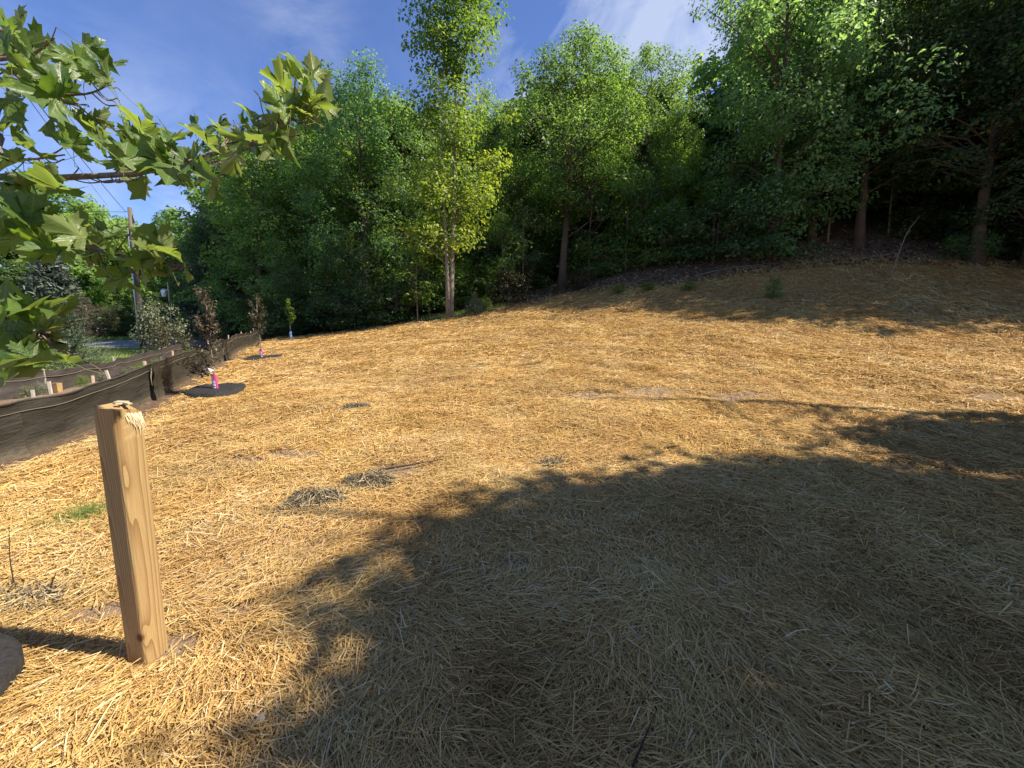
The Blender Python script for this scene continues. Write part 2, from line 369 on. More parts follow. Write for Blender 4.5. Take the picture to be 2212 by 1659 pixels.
def smooth_height(x, y):
    x = np.asarray(x, float); y = np.asarray(y, float)
    base = .083 * .5 * np.log1p(np.exp((np.minimum(y, 40) - 2.1) * 2)) + .015 * np.clip(y, -30, 0) + 16 * sstep(48, 125, y)
    c = np.interp(x, [-12, -3.4, 2.75, 17.5, 40], [0, .0035, .006, .0150, .017])
    c = (c + np.interp(x - 2, [-12, -3.4, 2.75, 17.5, 40], [0, .0035, .006, .0150, .017]) + np.interp(x + 2, [-12, -3.4, 2.75, 17.5, 40], [0, .0035, .006, .0150, .017])) / 3
    q = np.clip(y - 2, 0, 20); q2 = np.clip(y - 22, 0, 40)
    right = base + c * (q * q + q2 * 22)
    left = .037 * np.clip(y - 1.5, -20, 24.5) + 16 * sstep(58, 130, y) + .085 * np.clip(y - 26, 0, 8) + .03 * np.clip(y - 34, 0, 60)
    d = fence_x(y) - x; wt = sstep(.3, 4.6, d)
    return right * (1 - wt) + left * wt
def height(x, y):
    x = np.asarray(x, float); y = np.asarray(y, float)
    d = np.hypot(x, y)
    h = smooth_height(x, y)
    road = road_mask(x, y)
    h = h + (.045 * vnoise(x * .9, y * .9, 1) + .022 * vnoise(x * 2.6, y * 2.6, 2) + .06 * vnoise(x * .33, y * .33, 3)) * (1 - road)
    h = h + .035 * np.clip(vnoise(x * 1.5, y * 3.0, 9), 0, 1) * (1 - road) * sstep(4, 9, y)
    return h - .02 * road
ROAD = np.array([(-95, 22), (-60, 25.5), (-40, 28.5), (-30, 31), (-23, 34), (-17, 39.5), (-13.5, 48), (-12, 62), (-14, 90)], float)
def catmull(P, n=10):
    P = np.asarray(P, float); out = []
    Q = np.vstack([2 * P[0] - P[1], P, 2 * P[-1] - P[-2]])
    for i in range(1, len(Q) - 2):
        for t in np.linspace(0, 1, n, endpoint=False):
            a, b, c, d = Q[i - 1], Q[i], Q[i + 1], Q[i + 2]
            out.append(.5 * ((2 * b) + (-a + c) * t + (2 * a - 5 * b + 4 * c - d) * t ** 2 + (-a + 3 * b - 3 * c + d) * t ** 3))
    out.append(P[-1]); return np.array(out)
ROADC = catmull(ROAD, 8)
def road_dist(x, y):
    x = np.asarray(x, float); y = np.asarray(y, float); best = np.full(np.broadcast(x, y).shape, 1e9)
    for a, b in zip(ROADC[:-1], ROADC[1:]):
        ab = b - a; t = np.clip(((x - a[0]) * ab[0] + (y - a[1]) * ab[1]) / (ab @ ab), 0, 1)
        best = np.minimum(best, np.hypot(x - a[0] - t * ab[0], y - a[1] - t * ab[1]))
    return best
def road_mask(x, y): return 1 - sstep(3.6, 5.2, road_dist(x, y))
def hz(x, y): return float(height(np.array([x]), np.array([y]))[0])
def spot(px, y): 
    x = (px - CX) / F * y; return (x, y, hz(x, y))
def ray(px, py, depth):
    d = pix_dir(px, py); return np.array([0, 0, EYE]) + d * depth

BARE = [(1400, 852, .75, .35), (1280, 855, .7, .28), (1580, 862, .9, .3), (540, 1000, .35, .16), (640, 985, .5, .2), (380, 1400, .22, .16), (2170, 858, .8, .3), (850, 1020, .4, .22), (175, 940, .6, .4), (1960, 1010, .25, .12), (220, 1330, .18, .1), (1110, 1200, .2, .1)]
BAREW = []
def bare(x, y):
    b = np.zeros(np.broadcast(x, y).shape)
    for (bx, by, rx, ry) in BAREW:
        wob = 1 + .55 * vnoise(x * 4, y * 4, 21) + .45 * vnoise(x * 11, y * 11, 22)
        b = np.maximum(b, 1 - sstep(.5, 1.15, np.hypot((x - bx) / rx, (y - by) / ry) * wob))
    return b
def ground_px(px, py):
    d = pix_dir(px, py); t = 1.0
    for _ in range(60):
        p = d * t; t2 = (EYE - float(smooth_height(p[0], p[1]))) / -d[2] if abs(d[2]) > 1e-6 else t
        t = t * .5 + t2 * .5
    p = d * t; return float(p[0]), float(p[1])
BAREW += [(*ground_px(px, py), rx, ry) for (px, py, rx, ry) in BARE]
def straw_mask(x, y):
    return sstep(0, .35, x - fence_x(y) - .16 - .12 * vnoise(x * 1.5, y * 1.5, 71)) * (1 - sstep(-.6, .8, y - edge_y(x) + .5 * vnoise(x * .8, y * .8, 5)))

NA, NR = 420, 250
rad = np.concatenate([[0.0], np.geomspace(.25, 600, NR - 1)])
ang = np.linspace(0, 2 * math.pi, NA, endpoint=False)
RR, AA = np.meshgrid(rad, ang, indexing='ij'); GX, GY = RR * np.sin(AA), RR * np.cos(AA)
GZ = height(GX, GY)
i0, a0 = np.meshgrid(np.arange(NR - 1), np.arange(NA), indexing='ij'); a1 = (a0 + 1) % NA
gf = np.stack([i0 * NA + a0, (i0 + 1) * NA + a0, (i0 + 1) * NA + a1, i0 * NA + a1], -1).reshape(-1, 4)[:, ::-1]
sm = straw_mask(GX, GY)
left = sstep(.2, 1.0, fence_x(GY) - GX)
lit = (1 - sm) * (1 - left * (GY < 60)); lit = np.clip(lit, 0, 1)
turf = (1 - sm) * left * sstep(-.2, .5, f2x(GY) - GX)
me = mesh_np('ground', np.stack([GX, GY, GZ], -1).reshape(-1, 3), gf, M['ground'],
             {'straw': ('POINT', (sm * (1 - .92 * bare(GX, GY))).ravel()), 'litter': ('POINT', lit.ravel()), 'turf': ('POINT', turf.ravel())}, smooth=True)
link('ground', me, kind='structure')

def strip(name, mat, off0, off1, lift):
    P = ROADC; d = np.gradient(P, axis=0); d /= np.linalg.norm(d, axis=1)[:, None]; nrm = np.stack([-d[:, 1], d[:, 0]], 1)
    cols = np.linspace(off0, off1, 7); vs = []
    for p, n_ in zip(P, nrm):
        for c_ in cols:
            q = p + n_ * c_; vs.append((q[0], q[1], float(height(np.array([q[0]]), np.array([q[1]]))[0]) + lift))
    fs = [(i * 7 + k, (i + 1) * 7 + k, (i + 1) * 7 + k + 1, i * 7 + k + 1) for i in range(len(P) - 1) for k in range(6)]
    me = mesh_np(name, np.array(vs), fs, mat, smooth=True); return link(name, me, kind='structure')
strip('road', M['road'], -3.1, 3.1, .07)
strip('road_shoulder', M['shoulder'], -4.0, -3.102, .05); strip('road_shoulder', M['shoulder'], 3.102, 3.9, .05)

# ------------------------------------------------------------------ straw mulch
def straw_batch(n, r0, r1, wid, length, seed, lift=.045, bent=False, amax=1.12):
    r = np.random.default_rng(seed)
    rr = np.sqrt(r.uniform(r0 * r0, r1 * r1, n)); th = r.uniform(-amax, amax, n)
    x, y = rr * np.sin(th), rr * np.cos(th)
    keep = (r.uniform(0, 1, n) < straw_mask(x, y)) & (r.uniform(0, 1, n) > .90 * bare(x, y))
    keep &= r.uniform(0, 1, n) < np.clip((.80 if r0 < 3 else .95) + (.55 if r0 < 3 else .35) * vnoise(x * 2.2, y * 2.2, 31), .2, 1)
    keep &= ~((np.abs(x + 1.70) < .07) & (np.abs(y - 1.645) < .07))
    x, y = x[keep], y[keep]; n = len(x)
    flow = 2.6 * vnoise(x * .7, y * .7, 41) + 1.2 * vnoise(x * 1.9, y * 1.9, 42)
    a = flow * (1.0 if r0 < 3 else .35) + r.normal(0, .75 if r0 < 3 else 1.1, n)
    ln = length * r.uniform(.35, 1.5, n); wd = wid * r.uniform(.55, 1.5, n)
    pitch = r.normal(0, .13, n); roll = r.normal(0, .42, n)
    z = height(x, y) + lift * r.uniform(0, 1, n) ** 1.3 + lift * .6 * np.clip(vnoise(x * 3.1, y * 3.1, 43), 0, 1)
    d = np.stack([np.cos(a) * np.cos(pitch), np.sin(a) * np.cos(pitch), np.sin(pitch)], 1)
    s = np.stack([-np.sin(a), np.cos(a), np.zeros(n)], 1)
    up = np.cross(d, s); s = s * np.cos(roll)[:, None] + up * np.sin(roll)[:, None]
    # follow the slope
    e = .05
    gx = (smooth_height(x + e, y) - smooth_height(x - e, y)) / (2 * e); gy = (smooth_height(x, y + e) - smooth_height(x, y - e)) / (2 * e)
    c = np.stack([x, y, z], 1)
    d[:, 2] += gx * d[:, 0] + gy * d[:, 1]
    h = (ln / 2)[:, None] * d; s = (wd / 2)[:, None] * s
    rnd = np.clip(r.beta(1.5, 1.7, n) + .22 * vnoise(x * 1.3, y * 1.3, 44) + .10 * vnoise(x * 4.3, y * 4.3, 45), 0, 1)
    if r0 >= 3: rnd = .24 + .76 * rnd
    if not bent:
        V = np.stack([c - h - s * .8, c - h + s * .8, c + h + s, c + h - s], 1).reshape(-1, 3)
        Fc = np.arange(n * 4).reshape(n, 4); return V, Fc, rnd
    b = np.stack([r.normal(0, .10, n), r.normal(0, .10, n), r.uniform(-.02, .16, n)], 1) * ln[:, None] * .5
    m = c + b
    V = np.stack([c - h - s * .8, c - h + s * .8, m + s, m - s, c + h + s * .9, c + h - s * .9], 1).reshape(-1, 3)
    k = np.arange(n)[:, None] * 6
    Fc = np.concatenate([k + np.array([[0, 1, 2, 3]]), k + np.array([[3, 2, 4, 5]])], 1).reshape(-1, 4)
    return V, Fc, np.repeat(rnd, 2)
def merge(batches):
    V, Fc, A, b = [], [], [], 0
    for v, f, a in batches: V.append(v); Fc.append(f + b); A.append(a); b += len(v)
    return np.concatenate(V), np.concatenate(Fc), np.concatenate(A)
V, Fc, A = merge([straw_batch(115000, .5, 3.6, .0031, .08, 1, .03), straw_batch(17000, .5, 3.4, .0034, .14, 11, .04, True), straw_batch(18000, .5, 3.2, .0054, .06, 13, .03),
                  straw_batch(120000, 3.2, 5.6, .0046, .10, 2, .035), straw_batch(24000, 3.2, 5.6, .0048, .15, 12, .045),
                  straw_batch(260000, 5.2, 10.0, .0064, .13, 3, .04),
                  straw_batch(290000, 9.5, 18.0, .0105, .19, 4, .045),
                  straw_batch(150000, 17.5, 30.0, .018, .27, 5, .055)])
link('straw_mulch', mesh_np('straw_mulch', V, Fc, M['straw'], {'rnd': ('FACE', A)}), kind='stuff')
NTRI = len(Fc) * 2

# ------------------------------------------------------------------ trees
def leaf_quads(c, nrm, size, r, asp=.62):
    """rhombic folded leaves: centres c, normals nrm"""
    n = len(c)
    t = r.normal(0, 1, (n, 3)); d = np.cross(nrm, t); d /= np.linalg.norm(d, axis=1)[:, None] + 1e-9
    s = np.cross(nrm, d); sz = (size * r.uniform(.6, 1.35, n))[:, None]
    fold = nrm * sz * r.uniform(-.05, .22, n)[:, None]
    V = np.stack([c - d * sz * .5, c + s * sz * asp * .5 + fold - d * sz * .04, c + d * sz * .55 - nrm * sz * .12, c - s * sz * asp * .5 + fold - d * sz * .04], 1).reshape(-1, 3)
    return V, np.arange(n * 4).reshape(n, 4)
def norm(v): return v / (np.linalg.norm(v, axis=-1, keepdims=True) + 1e-9)

class Tree:
    """trunk mesh + crown mesh, built once, used for one or more trees"""
    def __init__(s, name, seed, H, base, R, prof, clumps, per, leaf, rt, stems=1, lean=(0, 0), limb_frac=.5, keep=None, clump_r=.13, droop=.25, fill=.4, bark='bark_brown', squash=.62):
        r = np.random.default_rng(seed); s.H = H; s.bark = bark
        mb = MB(); axes = []
        for k in range(stems):
            a = r.uniform(0, 6.28); sp = 0 if stems == 1 else .04 * H
            top = np.array([lean[0] * H + math.cos(a + k * 3.0) * sp, lean[1] * H + math.sin(a + k * 3.0) * sp, H * (.95 - .14 * k)])
            pts = []
            for t in np.linspace(0, 1, 9):
                wob = np.array([math.sin(t * 5 + seed + k), math.cos(t * 4.3 + seed * 2 + k), 0]) * .014 * H * t
                o = np.array([math.cos(a + k * 3.0), math.sin(a + k * 3.0), 0]) * (0 if stems == 1 else rt * .45)
                pts.append(o * (1 if t == 0 else 1) + top * np.array([t ** 1.15, t ** 1.15, t]) + wob)
            rad = [rt * (1.45 if i == 0 else 1.0) * (1 - .93 * (t ** .85)) * (1 if k == 0 else .72) + .012 for i, t in enumerate(np.linspace(0, 1, 9))]
            pts[0][2] = -.25
            mb.tube(pts, rad, 9); axes.append(np.array(pts))
        zb = base * H; C0 = []; tries = 0
        while len(C0) < clumps and tries < clumps * 30:
            tries += 1
            t = r.uniform(0, 1); a = r.uniform(0, 2 * math.pi)
            lump = 1 + .26 * math.sin(a * 2 + seed + t * 5) + .24 * math.sin(a * 3.0 - seed * 1.7 + t * 11) + .20 * math.sin(a * 5 + t * 23 + seed)
            Rt = R * prof(t) * lump
            if r.uniform(0, 1) > prof(t) + .22: continue
            rho = Rt * (fill + (1 - fill) * math.sqrt(r.uniform(0, 1)))
            z = zb + t * (H * 1.04 - zb)
            ax = axes[r.integers(0, stems)]; q = np.array([np.interp(z, ax[:, 2], ax[:, i]) for i in range(2)])
            p = np.array([q[0] + rho * math.cos(a), q[1] + rho * math.sin(a), z - droop * rho * (1.3 - t)])
            if p[2] < .15: continue
            if keep is not None and not keep(p): continue
            C0.append((p, q, z, rho))
        vs, fs, at, b = [], [], [], 0
        rc = clump_r * R + .25
        for i, (p, q, z, rho) in enumerate(C0):
            if r.uniform(0, 1) < limb_frac and rho > .5:
                zs = max(.08 * H, z - (.45 + .35 * r.uniform()) * rho)
                ax = axes[0]; st = np.array([np.interp(zs, ax[:, 2], ax[:, 0]), np.interp(zs, ax[:, 2], ax[:, 1]), zs])
                mid = st * .5 + p * .5 + np.array([0, 0, .12 * rho]) + r.normal(0, .06 * rho, 3)
                l0 = max(.012, min(.34 * rt, .018 * rho + .012) * (1 - .5 * z / H))
                mb.tube([st, mid, p], [l0, l0 * .6, .008], 4, cap=False)
            kk = rc * r.uniform(.5, 1.35); n = int(per * r.uniform(.7, 1.3) * (kk / rc) ** 1.3)
            tall_ = 1.0 + .9 * r.uniform() ** 2 * (z > .55 * H)
            u = norm(r.normal(0, 1, (n, 3))); rr = r.uniform(.35, 1, n) ** .6
            off = u * rr[:, None] * kk * np.array([1.15 / tall_ ** .5, 1.15 / tall_ ** .5, squash * tall_])
            out = norm(np.array([p[0] - q[0], p[1] - q[1], 0.0])[None, :])
            c = p + off; c[:, 2] -= .10 * kk * (np.hypot(off[:, 0], off[:, 1]) / kk) ** 2
            nn = norm(u * .55 + np.array([0, 0, .75]) + out * .35 + r.normal(0, .45, (n, 3)))
            v, f = leaf_quads(c, nn, leaf, r); vs.append(v); fs.append(f + b); b += len(v)
            at.append(np.clip(r.uniform(0, 1, n) * .8 + r.uniform(-.15, .25), 0, 1))
        s.trunk = mb.mesh(name + '_trunk', M[bark], True)
        s.nleaf = b // 4
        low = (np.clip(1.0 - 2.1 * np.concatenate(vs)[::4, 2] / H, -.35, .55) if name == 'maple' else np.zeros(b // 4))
        s.crown = mesh_np(name + '_crown', np.concatenate(vs), np.concatenate(fs), M['leaf_mid'], {'rnd': ('FACE', np.concatenate(at)), 'low': ('FACE', low)})
    def put(s, name, label, cat, x, y, H, mat, rz=None, group=None, wide=1.0, bark=None, sink=.0):
        k = H / s.H; o = thing(name, label, cat, (x, y, hz(x, y) - sink), random.uniform(0, 6.28) if rz is None else rz, group)
        o.scale = (k * wide, k * wide, k)
        t = link('trunk', s.trunk, o); c = link('crown', s.crown, o)
        for ob, m in ((t, M[bark or s.bark]), (c, M[mat])):
            ob.material_slots[0].link = 'OBJECT'; ob.material_slots[0].material = m
        return o

dome = lambda t: max(0.0, (1 - (2 * t - .75) ** 2 / 1.75)) ** .6 if t < .9 else max(.05, (1 - t) * 3.0)
def egg(t): return max(.16, math.sin(math.pi * min(1, t * .80 + .12)) ** .7 if t < .86 else (1.02 - t) / .16 * .75)
def skirt(t): return max(.14, (1 - t ** 3.0)) ** .8 * (.75 + .25 * min(1, t * 6))
def column(t): return .55 + .45 * math.sin(math.pi * min(1, t * .75 + .1)) if t < .85 else max(.12, (1 - t) / .15 * .75)

T = {}
T['edge_a'] = Tree('edge_a', 11, 15, .08, 3.8, skirt, 300, 100, .165, .20, limb_frac=.25)
T['edge_b'] = Tree('edge_b', 23, 15, .17, 4.2, egg, 310, 100, .165, .22, limb_frac=.3)
T['edge_c'] = Tree('edge_c', 37, 14, .16, 4.6, dome, 300, 100, .17, .22, lean=(.04, .02), limb_frac=.45)
T['tall'] = Tree('tall', 41, 18, .30, 4.8, egg, 300, 100, .18, .26, limb_frac=.6)
T['forked'] = Tree('forked', 91, 17, .36, 4.6, egg, 300, 110, .17, .30, stems=2, lean=(.10, .03), limb_frac=.6, fill=.2)
T['far_a'] = Tree('far_a', 83, 16, .04, 5.2, egg, 260, 90, .36, .25, limb_frac=.1, fill=.3)
T['far_b'] = Tree('far_b', 84, 16, .04, 5.4, dome, 260, 90, .36, .25, limb_frac=.1, fill=.3)
T['bush'] = Tree('bush', 55, 2.2, .06, 1.25, egg, 70, 45, .12, .03, stems=3, limb_frac=.8, fill=.3)
T['sprout'] = Tree('sprout', 66, 4.2, .30, 1.1, egg, 48, 30, .15, .03, limb_frac=.9, bark='bark_young')

# centre maple: two grey stems, narrow tiered crown, open below
def maple_keep(p):
    return (math.sin(p[2] * 1.9 + 1.1 * math.atan2(p[1], p[0])) > -.72)
T['maple'] = Tree('maple', 5, 21.0, .17, 3.7, lambda t: .40 + .34 * t + .16 * math.sin(9 * t) if t < .82 else max(.15, (1 - t) / .18 * .8), 250, 115, .165, .125, stems=2, lean=(-.0206, -.0283), limb_frac=.5, keep=maple_keep, fill=.12, clump_r=.14, bark='bark_grey', droop=.12)

def dist_tree(px, depth, top_px):
    """height that puts a tree's top at a given row of the photograph"""
    x, y, z = spot(px, depth); d = pix_dir(px, top_px); return x, y, EYE + d[2] / d[1] * depth - z
EDGE = 'trees along the wooded edge'
def edge(kind, px, depth, top, mat, name, label, wide=1.0, group=EDGE, rz=None, bark=None):
    x, y, H = dist_tree(px, depth, top); return T[kind].put(name, label, 'tree', x, y, H, mat, rz, group, wide, bark)

x, y, _ = spot(972, 20.4)
T['maple'].put('maple_tree', 'tall narrow maple with two pale grey stems and yellow-green leaves, in front of the wood', 'tree', x, y, 21.5, 'leaf_yel', 2.2)
# left block of trees
edge('edge_a', 575, 25, 330, 'leaf_mid', 'edge_tree', 'dark dense tree leafy to the ground, end of the wood above the black fence', 1.0)
edge('edge_a', 690, 26.5, 235, 'leaf_mid', 'edge_tree', 'leafy tree left of the round-topped pair, behind the third sapling', .95)
edge('edge_b', 800, 26, 165, 'leaf_blue', 'edge_tree', 'round-topped blue-green tree left of the two-stemmed maple', .95)
edge('edge_b', 885, 27, 245, 'leaf_mid', 'edge_tree', 'lower leafy tree close behind the left side of the two-stemmed maple', .8)
edge('edge_c', 505, 31, 445, 'leaf_dark', 'edge_tree', 'dark low tree at the far left corner of the wood', .8)
edge('edge_a', 640, 22.6, 560, 'leaf_dark', 'edge_tree', 'small dark leafy tree under the left block of trees behind the third sapling', 1.3)
edge('edge_a', 760, 22.8, 500, 'leaf_dark', 'edge_tree', 'small dark tree at the foot of the round-topped blue-green tree', 1.25)
# middle
edge('edge_b', 1055, 27, 225, 'leaf_mid', 'edge_tree', 'leafy tree in the gap right of the two-stemmed maple', .85)
edge('forked', 1212, 24.5, 75, 'leaf_mid', 'edge_tree', 'big forked tree with a leaning dark trunk, peak of the middle group', 1.0, rz=0.0, bark='bark_brown')
edge('edge_b', 1385, 28, 120, 'leaf_mid', 'edge_tree', 'rounded tree just right of the big forked tree', .9)
edge('edge_a', 1440, 25.0, 240, 'leaf_mid', 'edge_tree', 'bright leafy tree at the right end of the middle group, beside the gap of sky', .85)
edge('edge_a', 1140, 29, 380, 'leaf_dark', 'edge_tree', 'dark low tree left of the leaning dark trunk', 1.1)
# right block, on the hillside
edge('edge_b', 1648, 20.5, -190, 'leaf_blue', 'edge_tree', 'big tree with hanging outer sprays at the left front of the right-hand wood', .9)
edge('tall', 1730, 21.5, -120, 'leaf_blue', 'edge_tree', 'tall tree behind the front corner of the right-hand wood', .9)
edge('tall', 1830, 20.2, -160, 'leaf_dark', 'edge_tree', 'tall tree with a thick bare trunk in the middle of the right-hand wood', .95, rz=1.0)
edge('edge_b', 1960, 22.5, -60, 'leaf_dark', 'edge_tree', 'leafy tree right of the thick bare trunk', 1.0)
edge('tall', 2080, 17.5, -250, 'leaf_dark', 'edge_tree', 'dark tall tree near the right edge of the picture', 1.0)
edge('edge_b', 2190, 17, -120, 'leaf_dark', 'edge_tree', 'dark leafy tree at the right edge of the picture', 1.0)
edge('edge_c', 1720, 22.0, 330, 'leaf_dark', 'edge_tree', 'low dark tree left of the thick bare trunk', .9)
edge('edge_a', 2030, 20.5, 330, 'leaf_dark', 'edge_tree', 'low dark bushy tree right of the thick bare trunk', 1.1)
# further back in the wood: nothing tells these apart
k = 0
for (px, depth, top) in ((600, 33, 330), (720, 34, 260), (840, 35, 235), (960, 33, 240), (1010, 36, 270), (1120, 34, 235), (1260, 36, 200), (1330, 34, 260), (1450, 35, 260), (1540, 30, 190), (1650, 31, -40), (1770, 30, -60), (1900, 31, -80), (2020, 29, -90), (2140, 27, -90), (2260, 25, -100), (560, 40, 360), (660, 42, 300), (780, 40, 260), (900, 42, 270), (1070, 42, 280), (1180, 40, 200), (1310, 42, 190), (1400, 40, 190), (1500, 38, 260), (500, 46, 470)):
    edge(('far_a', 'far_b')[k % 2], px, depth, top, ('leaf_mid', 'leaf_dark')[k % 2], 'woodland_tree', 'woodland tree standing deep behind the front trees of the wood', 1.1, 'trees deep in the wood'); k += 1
# the wood goes on past the right edge of the picture
for (x, y, H) in ((30.5, 17.2, 18), (35.5, 17.8, 18), (24, 22.5, 17), (30, 23, 18), (41, 17.5, 18), (33, 21, 19)):
    T['edge_b'].put('hillside_tree', 'leafy hillside tree beyond the right-hand end of the wood', 'tree', x, y, H, 'leaf_dark', None, 'hillside trees further right')
LITX = [ground_px(*p) for p in ((1000, 692), (1200, 686), (1350, 682), (1500, 664), (1640, 676), (1760, 690), (1900, 672), (2040, 652), (2110, 640), (2212, 620))]
def slope_keep_for(tx, ty):  # crowns trimmed so their shadow ends at the lit edge of the slope
    z0 = hz(tx, ty)
    def keep(p):
        w_ = p + np.array([tx, ty, z0]); zg = z0 * .5
        if w_[1] > 0 and w_[0] < 1.36 * w_[1] + .6: return False
        for _ in range(5):
            t = (w_[2] - zg) / SUN_V[2]; gx, gy = w_[0] - SUN_V[0] * t, w_[1] - SUN_V[1] * t; zg = float(smooth_height(gx, gy))
        return gy > np.interp(gx, [q[0] for q in LITX], [q[1] for q in LITX]) + .35
    return keep
for (tx, ty, H, seed) in ((24.5, 14.5, 18, 61), (28.5, 12.5, 19, 62), (33, 13.5, 19, 63), (26.5, 18.5, 18, 64)):
    t_ = Tree('slope%d' % seed, seed, H, .06, 5.0, egg, 300, 70, .26, .24, keep=slope_keep_for(tx, ty), limb_frac=.2, fill=.1, clump_r=.10)
    t_.put('hillside_tree', 'leafy hillside tree whose shade falls across the slope', 'tree', tx, ty, H, 'leaf_dark', 0.0, 'hillside trees shading the slope')

# trees right of the viewer whose crowns are cut to shape the shade on the foreground straw
EDGE_PX = [(480, 1720), (500, 1659), (580, 1500), (690, 1300), (810, 1165), (950, 1110), (1100, 1075), (1250, 1058), (1380, 1015), (1470, 950), (1640, 915), (1770, 930), (1850, 935), (1930, 905), (2080, 905), (2212, 915)]
EDGE_PTS = [(-1.2, -8)] + [ground_px(*p) for p in EDGE_PX] + [(9, 4.6), (18, 4.8), (18, -8)]
FLECK = [ground_px(*p) for p in ((1640, 1425), (2170, 1345))]
SLIT = [ground_px(*p) for p in ((1440, 990), (1640, 975), (1860, 1000), (2212, 1060))]
def inside(x, y):
    c = False; P = EDGE_PTS; j = len(P) - 1
    for i in range(len(P)):
        if (P[i][1] > y) != (P[j][1] > y) and x < (P[j][0] - P[i][0]) * (y - P[i][1]) / (P[j][1] - P[i][1]) + P[i][0]: c = not c
        j = i
    return c
def shade_keep_for(tx, ty):
    z0 = hz(tx, ty)
    def keep(p):
        w_ = p + np.array([tx, ty, z0]); zg = 0.0
        for _ in range(3):
            t = (w_[2] - zg) / SUN_V[2]; gx, gy = w_[0] - SUN_V[0] * t, w_[1] - SUN_V[1] * t; zg = float(smooth_height(gx, gy))
        if w_[1] > 0 and w_[0] < 1.42 * w_[1] + 1.3: return False
        if not all(inside(gx + dx, gy + dy) for dx, dy in ((-.48, 0), (.5, 0), (0, .42), (-.3, .3))): return False
        if min(math.hypot((gx - a_) * .8, gy - b_) for a_, b_ in FLECK) < .40: return False
        ys = np.interp(gx, [q[0] for q in SLIT], [q[1] for q in SLIT])
        if SLIT[0][0] < gx < 9 and abs(gy - ys) < .70: return False      # clumps left out to let a slit of sun through
        return True
    return keep
for (tx, ty, H, seed) in ((9.0, 1.2, 12.5, 71), (12.5, .6, 14.5, 72), (9.5, -3.5, 12.5, 73), (13.0, 4.6, 13, 74)):
    t_ = Tree('shade%d' % seed, seed, H, .16, 5.2, egg, 330, 85, .21, .22, keep=shade_keep_for(tx, ty), limb_frac=.25, fill=.1, clump_r=.09)
    o = t_.put('shade_tree', 'leafy tree right of the viewer that shades the foreground straw', 'tree', tx, ty, H, 'leaf_mid', 0.0, 'trees shading the foreground')

# far trees across the road
FAR = 'trees across the road'
for (kind, px, depth, top, mat, wide, lab) in (
    ('far_a', 130, 50, 402, 'leaf_mid', 1.15, 'big rounded tree across the road, highest of the far left wood'),
    ('far_a', 30, 46, 455, 'leaf_dark', 1.1, 'dark rounded tree across the road at the left edge'),
    ('far_b', 225, 47, 447, 'leaf_mid', 1.1, 'rounded tree across the road just left of the utility pole'),
    ('far_a', 392, 54, 468, 'leaf_blue', .75, 'small-topped tree between the utility pole and the wood'),
    ('far_b', 440, 46, 505, 'leaf_lime', 1.0, 'light green tree right of the utility pole beside the wood'),
    ('far_b', 300, 52, 480, 'leaf_mid', 1.0, 'far tree directly behind the utility pole'),
    ('far_b', 60, 40, 570, 'leaf_dark', 1.2, 'dark low tree across the road below the left-hand rounded tree'),
    ('far_b', 270, 44, 590, 'leaf_mid', 1.1, 'mid-height tree across the road left of the pole base'),
    ('far_b', 405, 42, 600, 'leaf_mid', 1.0, 'mid-height tree across the road behind the pale shrub'),
    ('far_b', -80, 42, 430, 'leaf_dark', 1.2, 'dark tree across the road past the left edge')):
    edge(kind, px, depth, top, mat, 'far_tree', lab, wide, FAR)
x, y, H = dist_tree(195, 37, 648); T['edge_c'].put('purple_tree', 'brownish-purple leaved tree with a pale forked trunk across the road', 'tree', x, y, H, 'leaf_olive', 1.0, None, 1.6, 'bark_grey')
x, y, H = dist_tree(275, 39, 655); T['edge_c'].put('shade_plum', 'dark spreading tree between the purple-leaved tree and the pole', 'tree', x, y, H, 'leaf_dark', 2.0, None, 1.5)

# conifers
class Conifer:
    def __init__(s, name, seed, H, R, whorls, per, need, wd, open_=1.0, droop=.18):
        r = np.random.default_rng(seed); s.H = H; mb = MB()
        mb.tube([(0, 0, -.15), (0, 0, H * .5), (0, 0, H)], [.02 * H, .012 * H, .003 * H], 7)
        vs, fs, at, b = [], [], [], 0
        for w_ in range(whorls):
            t = (w_ + .5) / whorls; z = H * (.06 + .94 * t); rr = R * (1 - t) ** .85 + .04 * R
            for k in range(per):
                a = r.uniform(0, 6.28); L_ = rr * r.uniform(.7, 1.1); dz = L_ * r.uniform(-droop, .35 * open_)
                e = np.array([math.cos(a) * L_, math.sin(a) * L_, z + dz]); st = np.array([0, 0, z])
                mb.tube([st, st * .5 + e * .5 + np.array([0, 0, .04 * L_]), e], [.004 * H, .003 * H, .001 * H], 3, cap=False)
                m = max(4, int(26 * L_ / R)); u = r.uniform(.25, 1.05, m)[:, None]
                c = st + (e - st) * u + r.normal(0, .05 * R, (m, 3)) * np.array([1, 1, .6])
                d = norm((e - st)[None, :] * .6 + r.normal(0, .5, (m, 3)) * L_ + np.array([0, 0, .3 * L_])); n2 = norm(np.cross(d, r.normal(0, 1, (m, 3))))
                h = d * (need * r.uniform(.6, 1.3, m))[:, None] * .5; s2 = n2 * wd * .5
                v = np.stack([c - h - s2, c - h + s2, c + h + s2 * .3, c + h - s2 * .3], 1).reshape(-1, 3)
                vs.append(v); fs.append(np.arange(m * 4).reshape(m, 4) + b); b += m * 4; at.append(r.uniform(0, 1, m))
        s.trunk = mb.mesh(name + '_trunk', M['bark_brown']); s.bark = 'bark_brown'
        s.crown = mesh_np(name + '_crown', np.concatenate(vs), np.concatenate(fs), M['needle_green'], {'rnd': ('FACE', np.concatenate(at))})
    put = Tree.put
spruce = Conifer('spruce', 3, 11, 3.2, 34, 22, .42, .16)
pine = Conifer('pine', 4, 1.5, .62, 14, 12, .13, .012, 2.0, .0)
